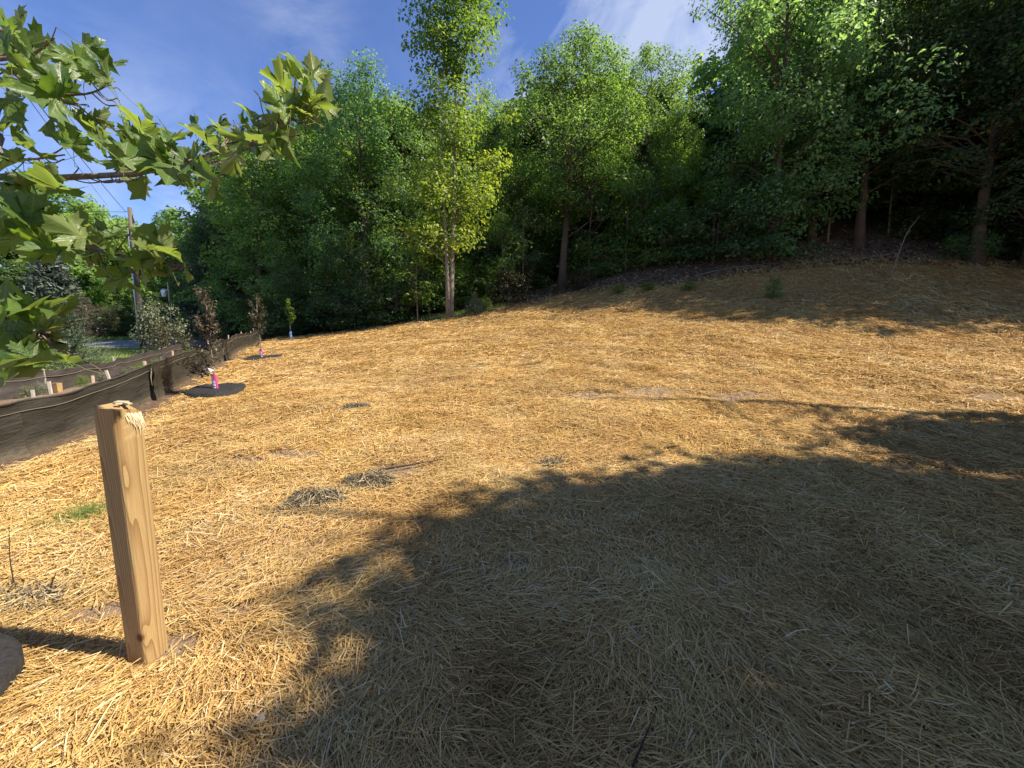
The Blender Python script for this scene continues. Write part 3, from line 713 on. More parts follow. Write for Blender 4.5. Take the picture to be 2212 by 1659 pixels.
x, y, H = dist_tree(135, 38, 510); spruce.put('blue_spruce', 'blue-grey spruce across the road behind the young pine', 'tree', x, y, H, 'needle_blue', wide=1.05)
x, y, H = dist_tree(487, 31, 425); spruce.put('pine_tree', 'pale feathery pine standing at the left corner of the wood', 'tree', x, y, H, 'needle_blue', wide=.8)
x, y, z = spot(163, 11.6); pine.put('young_pine', 'small soft-needled pine behind the farther black fence', 'tree', x, y, 2.0, 'needle_green', group=None, wide=1.15)

# shrubs and small trees of the understorey
def bush(px, depth, H, mat, name, label, cat='shrub', wide=1.0, group=None, kind='bush'):
    x, y, z = spot(px, depth); return T[kind].put(name, label, cat, x, y, H, mat, None, group, wide)
bush(350, 17.0, 2.6, 'leaf_pale', 'pale_shrub', 'pale silvery shrub right of the utility pole', wide=.56)
bush(366, 15.8, 1.5, 'leaf_plum', 'bronze_shrub', 'bronze-leaved shrub in front of the pale silvery shrub', wide=.75)
bush(1048, 20.6, .75, 'leaf_lime', 'low_shrub', 'low green shrub on the right of the grey-green seedling pine', wide=.8)
x, y, z = spot(1028, 20.2); pine.put('seedling_pine', 'grey-green seedling conifer right of the two-stemmed maple', 'small tree', x, y, 1.15, 'needle_blue', wide=1.25)
bush(905, 20.6, 3.6, 'leaf_lime', 'young_tree', 'small bright green young tree left of the two-stemmed maple', 'small tree', 1.15, kind='sprout')
for (px, depth, H, mat, wide, lab) in (
    (1005, 23.0, 2.6, 'leaf_mid', 1.2, 'leafy understorey shrub in the dark right of the two-stemmed maple'),
    (1100, 22.3, 1.9, 'leaf_plum', 1.2, 'reddish understorey shrub halfway between maple and leaning trunk'),
    (1300, 25.0, 2.6, 'leaf_mid', 1.3, 'green understorey shrub right of the leaning dark trunk'),
    (1420, 23.4, 3.2, 'leaf_mid', 1.2, 'bright understorey shrub at the right foot of the middle group'),
    (1530, 21.5, 3.0, 'leaf_dark', 1.4, 'dark shrub at the left foot of the right-hand wood'),
    (1655, 20.0, 3.8, 'leaf_blue', .8, 'tall narrow blue-green shrub on the shaded slope'),
    (1660, 15.8, .85, 'leaf_mid', .6, 'small pointed green plant on the shaded slope below the narrow shrub'),
    (2060, 17.8, 1.3, 'leaf_blue', 1.2, 'grey-green shrub under the dark trees at the right edge'),
    (1950, 20.5, 1.8, 'leaf_dark', 1.5, 'dark shrub right of the thick bare trunk'),
    (2190, 17.5, 1.6, 'leaf_dark', 1.4, 'dark shrub at the far right under the trees'),
    (860, 21.3, 2.4, 'leaf_dark', 1.3, 'dark shrub left of the small bright young tree'),
    (680, 23.3, 2.6, 'leaf_dark', 1.5, 'dark shrub behind the third sapling'),
    (590, 25.5, 2.8, 'leaf_plum', 1.4, 'brown-tinged shrub at the foot of the end tree above the fence'),
    (770, 22.0, 2.2, 'leaf_dark', 1.4, 'dark shrub between the third sapling and the young tree'),
    (1250, 22.6, 1.1, 'leaf_plum', 1.3, 'low brown shrub in front of the leaning dark trunk'),
    (1480, 18.4, .42, 'leaf_lime', 1.3, 'low leafy plant catching light above the lit straw'),
    (1395, 19.4, .45, 'leaf_lime', 1.3, 'low leafy plant on the shaded bank left of the fallen branch'),
    (1330, 20.0, .4, 'leaf_mid', 1.5, 'low plant at the foot of the middle group of trees')):
    bush(px, depth, H, mat, 'shrub', lab, wide=wide, group='understorey shrubs')
SAP = 'thin young trees under the wood'
for i, (px, depth, H) in enumerate(((1085, 23, 5.0), (1130, 23.6, 5.5), (1268, 25, 6), (1345, 24.6, 5.5), (1385, 24, 5), (800, 22.4, 4.6), (720, 23, 4.6), (930, 22, 4.4), (1555, 22, 6), (1610, 22.5, 6), (1765, 21, 6), (1890, 21, 6), (985, 24, 5.2))):
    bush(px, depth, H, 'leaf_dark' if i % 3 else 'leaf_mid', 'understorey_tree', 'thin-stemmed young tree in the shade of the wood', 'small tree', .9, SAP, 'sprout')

# leaning bare stem, fallen branches
def stem(name, label, cat, pts, r0, mat='bark_young', n=6, twigs=0):
    mb = MB(); P = catmull(np.array(pts), 6); mb.tube(P, list(np.linspace(r0, r0 * .25, len(P))), n)
    for k in range(twigs):
        i = random.randint(len(P) // 3, len(P) - 2); d = np.array([random.uniform(-1, 1), random.uniform(-1, 1), random.uniform(.2, 1)]) * r0 * 14
        mb.tube([P[i], P[i] + d * .5, P[i] + d], [r0 * .35, r0 * .25, r0 * .1], 4, cap=False)
    b = np.array(pts[0]); mb.v = [tuple(np.array(v) - b) for v in mb.v]
    return mb.obj(name, M[mat], None, True, loc=tuple(b), label=label, cat=cat)
x, y, z = spot(1902, 16.5); stem('leaning_stem', 'thin pale bare stem leaning right on the shaded slope', 'stem', [(x, y, z - .1), (x + .35, y + .1, z + .9), (x + .75, y + .2, z + 1.9), (x + 1.3, y + .3, z + 2.6)], .03, twigs=4)
def on_ground(px, py, lift=0.02):
    x, y = ground_px(px, py); return (x, y, hz(x, y) + lift)
stem('fallen_branch', 'long fallen branch lying across the shaded slope', 'branch', [on_ground(1520, 606, .06), on_ground(1580, 603, .10), on_ground(1650, 602, .08)], .05, 'bark_grey')
stem('fallen_branch', 'pale fallen pole at the foot of the leaning dark trunk', 'branch', [on_ground(1240, 642, .08), on_ground(1290, 636, .1), on_ground(1340, 628, .06)], .045, 'bark_grey')
stem('dark_stick', 'dark curved stick lying on the sunlit straw', 'stick', [on_ground(822, 1026, .04), on_ground(870, 1022, .045), on_ground(915, 1014, .06), on_ground(958, 1006, .07)], .011, 'twig_dark', twigs=2)
stem('dark_stick', 'short dark stick standing up beside the timber post', 'stick', [on_ground(108, 1308, -.02), tuple(np.array(on_ground(112, 1300)) + np.array([.01, 0, .05])), tuple(np.array(on_ground(114, 1300)) + np.array([.03, .01, .12]))], .007, 'twig_dark')
stem('dark_stick', 'black twig half buried in the shaded straw at the bottom', 'stick', [on_ground(1365, 1650, .03), on_ground(1395, 1590, .05), on_ground(1420, 1520, .035)], .0045, 'twig_dark', twigs=3)
stem('thin_stalk', 'thin dry stalk standing at the left edge above the mat', 'stalk', [on_ground(35, 1290, -.02), tuple(np.array(on_ground(35, 1290)) + np.array([-.03, .02, .16])), tuple(np.array(on_ground(35, 1290)) + np.array([-.02, .03, .36]))], .004, 'twig_dark')
stem('thin_stalk', 'thin dry stalk sticking out of the sunlit straw', 'stalk', [on_ground(818, 1000, -.02), tuple(np.array(on_ground(818, 1000)) + np.array([-.04, 0, .14])), tuple(np.array(on_ground(818, 1000)) + np.array([-.08, 0, .26]))], .004, 'twig_dark')

g = G('dead_leaf'); dl = g.ramp(g.attr('rnd'), [(0.0, (.07, .042, .026)), (.5, (.20, .125, .075)), (1.0, (.42, .31, .20))]); M['dead_leaf'] = g.out(g.bsdf(dl, .8, spec=.2))
r = np.random.default_rng(123); n = 15000; x = r.uniform(-9, 27, n); y = edge_y(x) + np.abs(r.normal(0, 2.6, n)) - .9; kp = (y < 40) & (x > fence_x(y) + .6); x, y = x[kp], y[kp]; n = len(x)
c = np.stack([x, y, height(x, y) + r.uniform(.01, .05, n)], 1); v, f = leaf_quads(c, norm(r.normal(0, .45, (n, 3)) + np.array([0, -.35, 1.0])), .13, r, .6)
link('leaf_litter', mesh_np('leaf_litter', v, f, M['dead_leaf'], {'rnd': ('FACE', r.beta(1.2, 1.8, n))}), kind='stuff')
for (x0, y0, a0, ln, lab) in ((6.0, 20.9, .25, 2.2, 'fallen bare branch where the straw ends, left end of the shaded bank'), (9.6, 20.2, -.15, 2.8, 'long fallen branch lying along the upper straw edge'), (12.6, 19.9, .5, 1.8, 'short fallen branch below the thick bare trunk'), (16.2, 18.6, .1, 2.4, 'fallen branch at the foot of the dark trees, right end of the bank'), (3.2, 22.6, .4, 2.0, 'fallen branch beside the low brown shrub')):
    P_ = [(x0 + math.cos(a0) * ln * t, y0 + math.sin(a0) * ln * t + .1 * math.sin(5 * t), hz(x0 + math.cos(a0) * ln * t, y0 + math.sin(a0) * ln * t) + .05 + .08 * math.sin(3 * t)) for t in (0, .35, .7, 1)]
    stem('fallen_branch', lab, 'branch', P_, .03, 'bark_grey', twigs=4)
# old grey hay clumps, stone
def hay(px, py, R, Hh, label, seed):
    r = np.random.default_rng(seed); x, y = ground_px(px, py); n = int(2600 * R)
    rho = R * np.sqrt(r.uniform(0, 1, n)); a = r.uniform(0, 6.28, n); c = np.stack([rho * np.cos(a), rho * np.sin(a) * .6, Hh * (1 - (rho / R) ** 2) * r.uniform(.2, 1, n)], 1)
    c[:, 2] += height(x + c[:, 0], y + c[:, 1]) - hz(x, y)
    d = norm(np.stack([np.cos(a), np.sin(a), -Hh / R * 1.6 * rho / R + r.normal(0, .35, n)], 1) + r.normal(0, .5, (n, 3)) * np.array([1, 1, .3])); s_ = norm(np.cross(d, r.normal(0, 1, (n, 3))))
    h = d * r.uniform(.03, .09, n)[:, None]; s_ = s_ * r.uniform(.0015, .0035, n)[:, None]
    V = np.stack([c - h - s_, c - h + s_, c + h + s_, c + h - s_], 1).reshape(-1, 3)
    link('hay_clump', mesh_np('hay_clump', V, np.arange(n * 4).reshape(n, 4), M['old_straw'], {'rnd': ('FACE', r.uniform(0, 1, n))}), None, (x, y, hz(x, y)), label, 'hay clump', 'grey clumps of old hay')
hay(685, 1082, .31, .12, 'largest grey clump of old hay, nearest on the sunlit straw', 1)
hay(795, 1045, .28, .11, 'grey hay clump just below the dark curved stick', 2)
hay(770, 888, .27, .09, 'small grey hay clump in the middle distance above the curved stick', 3)
hay(1195, 1000, .18, .05, 'faint grey hay clump right of the dark curved stick', 4)
hay(60, 1310, .28, .05, 'flat dark hay clump left of the post above the black mat', 5)
def rock(px, py, R, label):
    r = np.random.default_rng(int(px)); x, y = ground_px(px, py); mb = MB(); vs = []; n, m = 8, 5
    for i in range(m + 1):
        for k in range(n):
            t = math.pi * i / m; p = 2 * math.pi * k / n; q = R * r.uniform(.85, 1.12)
            vs.append((q * math.sin(t) * math.cos(p), q * .8 * math.sin(t) * math.sin(p), q * .7 * math.cos(t)))
    mb.add(vs, [(i * n + k, i * n + (k + 1) % n, (i + 1) * n + (k + 1) % n, (i + 1) * n + k) for i in range(m) for k in range(n)])
    mb.obj('stone', M['stone'], None, True, loc=(x, y, hz(x, y) + R * .55), label=label, cat='stone')
rock(563, 1533, .026, 'small tan stone in the straw right of the timber post')

# grass: verge by the road, weeds along the edge, patch by the post
def grass(name, x, y, hgt, wd, seed, mat='grass', lab=None, cat=None, kind='stuff', group=None):
    r = np.random.default_rng(seed); n = len(x); z = height(x, y)
    o = np.array([x.mean(), y.mean(), hz(x.mean(), y.mean())])
    c = np.stack([x, y, z], 1) - o; L_ = (hgt * r.uniform(.5, 1.4, n))[:, None]
    bend = r.normal(0, .45, (n, 3)) * np.array([1, 1, 0]); up = np.array([0, 0, 1.0]); a = r.uniform(0, 3.14, n)
    s_ = np.stack([np.cos(a), np.sin(a), 0 * a], 1) * (wd * r.uniform(.6, 1.4, n))[:, None]
    m = c + (up * .55 + bend * .25) * L_; t = c + (up * .9 + bend) * L_
    V = np.stack([c - s_, c + s_, m + s_ * .8, m - s_ * .8, t], 1).reshape(-1, 3); k = np.arange(n)[:, None] * 5
    Fq = np.concatenate([k + np.array([[0, 1, 2]]), k + np.array([[0, 2, 3]]), k + np.array([[3, 2, 4]])], 1).reshape(-1, 3)
    return link(name, mesh_np(name, V, Fq, M[mat], {'rnd': ('FACE', np.repeat(r.uniform(0, 1, n), 3))}), None, tuple(o), lab, cat, group, kind)
r = np.random.default_rng(90)
n = 26000; y = r.uniform(11, 27, n); x = -y * r.uniform(.78, 1.25, n); kp = (x < f2x(y) - .3) & (road_dist(x, y) > 3.7); grass('verge_grass', x[kp], y[kp], .22, .012, 91)
n = 7000; y = r.uniform(33, 44, n); x = -y * r.uniform(.78, 1.3, n); kp = (road_dist(x, y) > 3.6); grass('far_grass', x[kp], y[kp], .30, .03, 92)
gx, gy = ground_px(190, 1120); n = 1300; th = r.uniform(0, 6.28, n); q = np.abs(r.normal(0, .6, n)); x, y = gx + .36 * q * np.cos(th), gy + .34 * q * np.sin(th); grass('grass_patch', x, y, .07, .0022, 93, lab='soft patch of green grass beside the timber post', cat='grass patch', kind='thing')
n = 1500; x = np.concatenate([r.normal(-3.0, .9, n // 2), r.uniform(-4.6, .0, n - n // 2)]); y = edge_y(x) + r.normal(.15, .22, n); grass('edge_grass', x, y, .22, .012, 94)
TUFT = 'grass tufts along the lit edge of the straw'
for (px, py, n, hgt, lab) in ((1410, 690, 90, .22, 'upright grass tuft on the bright straw below the low leafy plants'), (1600, 662, 40, .24, 'small green weed at the shadow line in the middle'), (2150, 640, 160, .16, 'green grass clump on the lit bank at the right edge'), (1325, 684, 60, .12, 'low grass tuft on the shadow line of the middle group'), (1385, 660, 50, .14, 'faint grass tuft above the upright tuft'), (2030, 722, 120, .08, 'thin green growth in the bright straw at the right'), (1965, 655, 50, .14, 'thin grass tuft at the shadow line left of the lit bank'), (1700, 690, 50, .10, 'low weed on the bright straw where the shadow dips')):
    gx, gy = ground_px(px, py); th = r.uniform(0, 6.28, n); q = r.uniform(0, 1, n); x, y = gx + .45 * q * np.cos(th), gy + .28 * q * np.sin(th); grass('grass_tuft', x, y, hgt, .007, 100 + px, lab=lab, cat='grass tuft', kind='thing', group=TUFT)

# ------------------------------------------------------------------ silt fences
def fence_panel(parent, P0, P1, hgt, mat, seed, sag=.02, bottom=-.06, over=0.0, htop=None):
    r = np.random.default_rng(seed); nx, nzv = 46, 12; vs, uv = [], []
    d = np.array(P1) - np.array(P0); ln = np.linalg.norm(d); d /= ln; nn = np.array([-d[1], d[0]])
    ph = r.uniform(0, 6, 6)
    for i in range(nx + 1):
        u = i / nx
        for k in range(nzv + 1):
            v = k / nzv; b = np.array(P0) + d * ln * u
            wave = .015 * math.sin(u * ln * 3.1 + ph[0] + v * 1.5) * (.3 + v) + .018 * float(vnoise(np.array([u * ln * 1.3 + ph[1] * 5]), np.array([v * 5.0 + ph[2] * 3]), 61)[0]) + .014 * float(vnoise(np.array([u * ln * 4.1 + ph[3] * 5]), np.array([v * 9.0]), 62)[0]) + .010 * math.sin(u * ln * 8 + ph[1] - v * 3) 
            q = b + nn * (wave + over + .02 * math.sin(v * 3.0))
            top = hgt - sag * math.sin(math.pi * u) - .007 * math.sin(u * ln * 5 + ph[5]) + (0 if htop is None else htop * u)
            vs.append((q[0], q[1], hz(b[0], b[1]) + bottom + (top - bottom) * v)); uv.append((u * ln, v))
    fs = np.array([(i * (nzv + 1) + k, (i + 1) * (nzv + 1) + k, (i + 1) * (nzv + 1) + k + 1, i * (nzv + 1) + k + 1) for i in range(nx) for k in range(nzv)])
    link('cloth_panel', mesh_np('cloth_panel', np.array(vs), fs, mat, uv=np.array(uv), smooth=True), parent)
    return np.array(vs).reshape(nx + 1, nzv + 1, 3), nn
def stake(parent, x, y, top, mat, wdt=.038, lean=(0, 0), z0=None):
    mb = MB(); z = (hz(x, y) if z0 is None else z0)
    mb.tube([(x, y, z - .3), (x + lean[0] * .5, y + lean[1] * .5, z + top * .5), (x + lean[0], y + lean[1], z + top)], [wdt * .7] * 3, 4); return mb.obj('stake', M[mat], parent)
FJ = [(-1.5, .63), (4.35, .63), (6.75, .65), (11.9, .62), (19.0, .56), (28.8, .56)]
f1 = thing('silt_fence', 'long black cloth silt fence running along the left edge of the straw', 'fence')
for i in range(len(FJ) - 1):
    (ya, ha), (yb, hb) = FJ[i], FJ[i + 1]; Pa, Pb = (float(fence_x(ya)), ya), (float(fence_x(yb)), yb)
    grid, nn = fence_panel(f1, Pa, Pb, ha, M['cloth'], 10 + i, .03, over=.0)
    mb = MB(); line = grid[:, 10, :] + np.array([-nn[0], -nn[1], 0]) * .012; mb.tube(line, [.0035 + .0002 * max(ya, 0)] * len(line), 4); mb.obj('cord', M['cord'], f1)
    mb = MB(); line = grid[:, 12, :] + np.array([-nn[0], -nn[1], 0]) * .004; mb.tube(line, [.012] * len(line), 6); mb.obj('hem', M['cloth_dark'], f1)
    nst = max(1, int(round(math.hypot(Pb[0] - Pa[0], Pb[1] - Pa[1]) / 2.6)))
    for k in range(nst):
        t = (k + .5) / nst; yy = ya + (yb - ya) * t; xx = Pa[0] + (Pb[0] - Pa[0]) * t
        stake(f1, xx + nn[0] * .085, yy + nn[1] * .085, ha + random.uniform(.02, .07), 'stake', .024)
# joints where two cloth rolls are wrapped round a stake
for (yj, ln_) in ((6.75, .34), (11.9, .40)):
    xa, xb = float(fence_x(yj - ln_ * .3)), float(fence_x(yj + ln_ * .7))
    grid, nn = fence_panel(f1, (xa, yj - ln_ * .3), (xb, yj + ln_ * .7), .64, M['cloth'], int(yj * 10), .0, over=-.045)
    stake(f1, float(fence_x(yj)) + nn[0] * .09, yj + nn[1] * .09, .68, 'stake', .03)
f2 = thing('silt_fence', 'farther dark cloth silt fence curving behind the first, below the road verge', 'fence')
Q2 = catmull(np.array([(-12.5, 4.5), (-10.9, 7.9), (-11.0, 9.8), (-11.5, 12.0), (-12.4, 14.2), (-13.6, 16.0)]), 2)
HF2 = [.68, .64, .58, .52, .50, .50, .53, .58, .62, .64, .64]
for i in range(len(Q2) - 1):
    grid, nn = fence_panel(f2, Q2[i], Q2[i + 1], HF2[i], M['cloth_dark'], 50 + i, .02, htop=HF2[i + 1] - HF2[i])
    mb = MB(); line = grid[:, 9, :] + np.array([nn[0], nn[1], 0]) * (-.012); mb.tube(line, [.007] * len(line), 4); mb.obj('cord', M['cord'], f2)
    if i % 2 == 1: stake(f2, Q2[i][0] + nn[0] * .05, Q2[i][1] + nn[1] * .05, .60, 'stake_grey', .025)
# loose stakes and blocks between the two fences
mb = MB(); x, y, z = spot(85, 8.3); x += .3; mb.box((-.075, -.05, -.3), (.075, .05, .20)); mb.obj('timber_block', M['timber'], None, loc=(x, y, hz(x, y)), label='short yellow timber block standing between the two fences', cat='timber block')
LS = 'grey stakes between the two fences'
for (px, dep, top, lean, lab) in ((103, 8.2, .26, (-.03, 0), 'grey stake right behind the yellow timber block'), (62, 8.0, .14, (0, 0), 'short pale stake left of the yellow timber block'), (238, 9.2, .24, (-.12, 0), 'tilted pale stake between the fences, left of the upright one'), (244, 11.2, .32, (-.03, 0), 'upright pale stake standing before the farther fence')):
    x, y, z = spot(px, dep); mb = MB(); mb.tube([(0, 0, -.2), (lean[0], lean[1], top)], [.03, .03], 4); mb.obj('loose_stake', M['stake_grey'], None, loc=(x, y, z), label=lab, cat='stake', group=LS)
WE = 'weeds between the two fences'
for (px, dep, H) in ((45, 8.3, .4), (75, 8.6, .45), (170, 8.8, .4), (215, 9.3, .35), (285, 10.4, .42), (300, 11.0, .45), (345, 11.4, .5), (375, 11.9, .45), (265, 10.2, .35), (330, 12.4, .4), (408, 12.6, .55)):
    x, y, z = spot(px, dep); T['bush'].put('weed', 'leafy weed growing between the two black fences', 'weed', x, y, H * .62, 'leaf_pale' if px % 2 else 'leaf_lime', None, WE, .9)

# ------------------------------------------------------------------ saplings in their black mats
def mat_disc(name, label, x, y, R, seed, thick=.05):
    r = np.random.default_rng(seed); n = 40; vs = []; ph = r.uniform(0, 6, 5)
    for (q, h) in ((0.0, .030), (.06, .028), (.35, .036), (.70, .040), (.93, .034), (1.0, .018), (1.005, -.03)):
        for k in range(n):
            a = 2 * math.pi * k / n; rr = R * q * (1 + .05 * math.sin(2 * a + ph[0]) + .025 * math.sin(5 * a + ph[1]) + .012 * math.sin(11 * a + ph[2]))
            X, Y = rr * math.cos(a), rr * math.sin(a)
            vs.append((X, Y, float(smooth_height(x + X, y + Y)) - float(smooth_height(x, y)) + h + thick + (.012 * math.sin(3 * a + ph[3]) + .008 * math.sin(7 * a + ph[4])) * q))
    fs = [(i * n + k, i * n + (k + 1) % n, (i + 1) * n + (k + 1) % n, (i + 1) * n + k) for i in range(6) for k in range(n)]
    for f in range(n): vs[6 * n + f] = (vs[6 * n + f][0], vs[6 * n + f][1], vs[6 * n + f][2] - thick)
    me = mesh_np(name, np.array(vs), [f[::-1] for f in fs], M['rubber'], smooth=True)
    return link(name, me, None, (x, y, hz(x, y)), label, 'tree mat', 'black mats round the young trees')
def sapling(px, dep, label, H, seed, mat, crown, tag, tagmat, stemtop=.95, leaf=.062, n=900, side=None):
    r = np.random.default_rng(seed); x, y, z = spot(px, dep)
    o = thing('sapling', label, 'young tree', (x, y, z), 0, 'saplings planted in a row beside the fence')
    mb = MB(); P = [(.0, 0, -.1), (.0, 0, .3), (-.03 * H / 2, 0, H * .5), (-.05 * H / 2, .02, H * stemtop)]; P = catmull(np.array(P), 5); mb.tube(P, list(np.linspace(.016, .005, len(P))), 6)
    vs, fs, at, b = [], [], [], 0
    for (cx, cz, rx, rz_, m) in crown:
        nb = max(4, m // 45)
        for k in range(nb):
            a = r.uniform(0, 6.28); t = r.uniform(-1, 1); q = rx * math.sqrt(max(.04, 1 - t * t)) * r.uniform(.6, 1.0)
            e = np.array([cx + q * math.cos(a), q * math.sin(a) * .9, cz + rz_ * t]); zs = max(.35, e[2] - .45 * rz_ - .15); st = np.array([np.interp(zs, P[:, 2], P[:, 0]), 0, zs])
            mid = st * .45 + e * .55 + np.array([0, 0, -.04]); mb.tube([st, mid, e], [.006, .004, .002], 4, cap=False)
            mm = m // nb; u = r.uniform(.25, 1.05, mm)[:, None]
            c = (st * (1 - u) ** 2 + 2 * mid * u * (1 - u) + e * u ** 2) + r.normal(0, .030 + .03 * rx, (mm, 3))
            v, f = leaf_quads(c, norm(r.normal(0, .8, (mm, 3)) + np.array([.2, -.2, .7])), leaf, r, .5); vs.append(v); fs.append(f + b); b += len(v); at.append(r.uniform(0, 1, mm))
    mb.obj('stem', M['bark_young'], o, True)
    link('crown', mesh_np('sapling_crown', np.concatenate(vs), np.concatenate(fs), M[mat], {'rnd': ('FACE', np.concatenate(at))}), o)
    # plant label wrapped round the stem
    if tag:
        tz0, tz1, tw = tag; mb = MB(); rr = tw / 2; k = 10
        pr = [(.0 + rr * math.cos(a), -.02 + rr * .55 * math.sin(a)) for a in np.linspace(0, 2 * math.pi, k, endpoint=False)]
        mb.add([(p[0] + .02 * (1 - h), p[1], tz0 + (tz1 - tz0) * h) for h in (0, 1) for p in pr], [(i, (i + 1) % k, k + (i + 1) % k, k + i) for i in range(k)])
        lab = mb.obj('plant_label', M[tagmat], o)
        pm = MB()
        for (a0, a1, h0, h1) in ((-.75, .55, .06, .16), (-.8, .6, .22, .36), (-.75, .6, .41, .49), (-.7, .55, .53, .60), (-.8, -.1, .64, .93)):
            q0, q1 = -math.pi / 2 + a0, -math.pi / 2 + a1; nseg = 4; b0 = []
            for h in (h0, h1):
                for s_ in range(nseg + 1):
                    a = q0 + (q1 - q0) * s_ / nseg; b0.append((1.04 * rr * math.cos(a) + .02 * (1 - h), -.02 + rr * .55 * 1.06 * math.sin(a) - .002, tz0 + (tz1 - tz0) * h))
            pm.add(b0, [(s_, s_ + 1, nseg + 2 + s_, nseg + 1 + s_) for s_ in range(nseg)])
        pm.obj('print', M['white_print'], lab)
        bm = MB(); bm.tube([(.02, -.02, tz0 - .07), (.02, -.02, tz0)], [rr * .5, rr * .55], 8); bm.obj('white_tie', M['white_plastic'], o)
    return o, x, y
o, x, y = sapling(461, 7.2, 'nearest sapling, dark bronze leaves and a pink plant label', 2.05, 1, 'leaf_purple', [(-.12, 1.62, .30, .38, 420), (-.05, 1.25, .27, .30, 400), (-.36, .66, .26, .24, 280), (-.1, .95, .24, .18, 120), (.17, .86, .2, .12, 30)], (.10, .36, .105), 'pink_print')
bw = MB(); 
for k in range(5):
    a = k * 1.25; bw.add([(-.03, -.02, .47), (-.03 + .10 * math.cos(a) - .05, -.02 + .06 * math.sin(a), .47 + .07 * math.sin(a * 1.7) - .03), (-.03 + .09 * math.cos(a + .5) - .05, -.05, .44 + .05 * math.sin(a * 2))], [(0, 1, 2)])
bw.obj('ribbon', M['white_plastic'], o)
mat_disc('tree_mat', 'thick black mat round the foot of the nearest sapling', x, y, .48, 1, .085)
o, x, y = sapling(566, 12.0, 'middle sapling, bronze-green leaves and a pink label', 2.0, 2, 'leaf_plum', [(0, 1.55, .26, .40, 460), (-.05, 1.15, .28, .28, 320), (-.2, .6, .2, .2, 70)], (.08, .30, .10), 'pink_print')
mat_disc('tree_mat', 'flat black mat round the foot of the middle sapling', x, y, .55, 2, .025)
o, x, y = sapling(632, 19.5, 'farthest sapling, bright green leaves and a pale blue label', 2.05, 3, 'leaf_lime', [(.0, 1.70, .22, .32, 380), (-.03, 1.25, .32, .22, 260)], (.10, .42, .12), 'blue_print', leaf=.12)
mat_disc('tree_mat', 'black mat round the foot of the farthest sapling', x, y, .50, 3, .03)

# ------------------------------------------------------------------ timber post
px_, py_ = -1.715, 1.665
o = thing('timber_post', 'square sawn timber post with a splintered top, standing in the straw', 'post', (px_, py_, hz(px_, py_) - .035), math.radians(-8))
hw, ch, Hp = .051, .012, 1.255
prof = []
for (sx, sy, c_) in ((1, -1, .016), (1, 1, .006), (-1, 1, .006), (-1, -1, .008)):
    for t in np.linspace(0, 1, 4):
        a = math.atan2(sy, sx) + (t - .5) * math.pi / 2
        prof.append((sx * (hw - c_) + c_ * math.cos(a), sy * (hw - c_) + c_ * math.sin(a)))
nP = len(prof); levels = [-.25, 0, .2, .45, .7, .95, 1.12, 1.17, 1.20, 1.23, Hp]; vs = []
for z in levels:
    for (x, y) in prof:
        b = 1.0; zz = z; X = x; Y = y
        if z == Hp and x > .023 and y > .0: zz = Hp - .010 - .02 * max(0, y) / hw       # the chipped corner at the top
        if z >= 1.12 and x > .04:
            cut = max(0, (z - 1.14 + .35 * (y - .01))) * .14 * (1 if y > -.02 else 0); X = x - min(.012, cut)
        vs.append((X, Y, zz))
fs = [(i * nP + k, i * nP + (k + 1) % nP, (i + 1) * nP + (k + 1) % nP, (i + 1) * nP + k) for i in range(len(levels) - 1) for k in range(nP)]
fs.append(tuple((len(levels) - 1) * nP + k for k in range(nP)))
o.rotation_mode = 'QUATERNION'; o.rotation_quaternion = Vector((0, 0, 1)).rotation_difference(Vector((.105, -.115, 1.25))) @ o.rotation_euler.to_quaternion()
link('post_body', mesh_np('post_body', np.array(vs), fs, M['timber']), o)
r = np.random.default_rng(8); mb = MB()                                   # torn fibres on the chipped corner
for k in range(90):
    y0 = r.uniform(-.012, .052); z1 = Hp - .012 - .022 * max(0, y0) / hw - r.uniform(0, .02); ln = r.uniform(.03, .085) * (1 if y0 > .02 else .7); x0 = hw - .009 - r.uniform(0, .005); wd = r.uniform(.002, .005)
    mb.add([(x0, y0 - wd, z1), (x0, y0 + wd, z1), (x0 + r.uniform(.010, .022), y0 + r.normal(0, .004), z1 - ln), (x0 + .006, y0, z1 - ln * .5)], [(0, 1, 2), (0, 2, 3)])
mb.obj('splinters', M['torn_wood'], o)
mb = MB(); 
for (x0, y0, w_, d_, h, t) in ((-.022, .032, .042, .022, .006, .3), (.010, .030, .040, .014, .005, -.2), (-.008, .012, .020, .012, .004, .9)):
    c_, s_ = math.cos(t), math.sin(t); R_ = np.array([[c_, -s_, 0], [s_, c_, .1], [0, 0, 1]]); mb.box((-w_ / 2, -d_ / 2, 0), (w_ / 2, d_ / 2, h), R_, (x0, y0, Hp + .001))
mb.obj('wood_chip', M['pale_chip'], o)

# ------------------------------------------------------------------ utility pole and wires
x, y, z = spot(314, 27); z -= .1; top = 10.0
d = pix_dir(314, 449); top = EYE + d[2] / d[1] * 27 - z
o = thing('utility_pole', 'tall wooden utility pole with a bright conduit on its left side', 'utility pole', (x, y, z))
mb = MB(); mb.tube([(0, 0, -.5), (0, 0, top * .45)], [.165, .15], 12); mb.obj('pole', M['pole_wood'], o, True)
mb = MB(); mb.tube([(0, 0, top * .45), (.03, 0, top)], [.15, .115], 12); mb.obj('pole', M['pole_top'], o, True)
mb = MB(); mb.tube([(-.20, -.06, -.1), (-.185, -.06, top * .45), (-.15, -.06, top * .86)], [.055] * 3, 8); mb.obj('conduit', M['galvanised'], o, True)
mb = MB(); mb.tube([(.22, 0, top * .9), (.22, 0, top * .955)], [.04, .03], 8); mb.tube([(.1, 0, top * .9), (.23, 0, top * .9)], [.02, .02], 6); mb.obj('insulator', M['ceramic'], o, True)
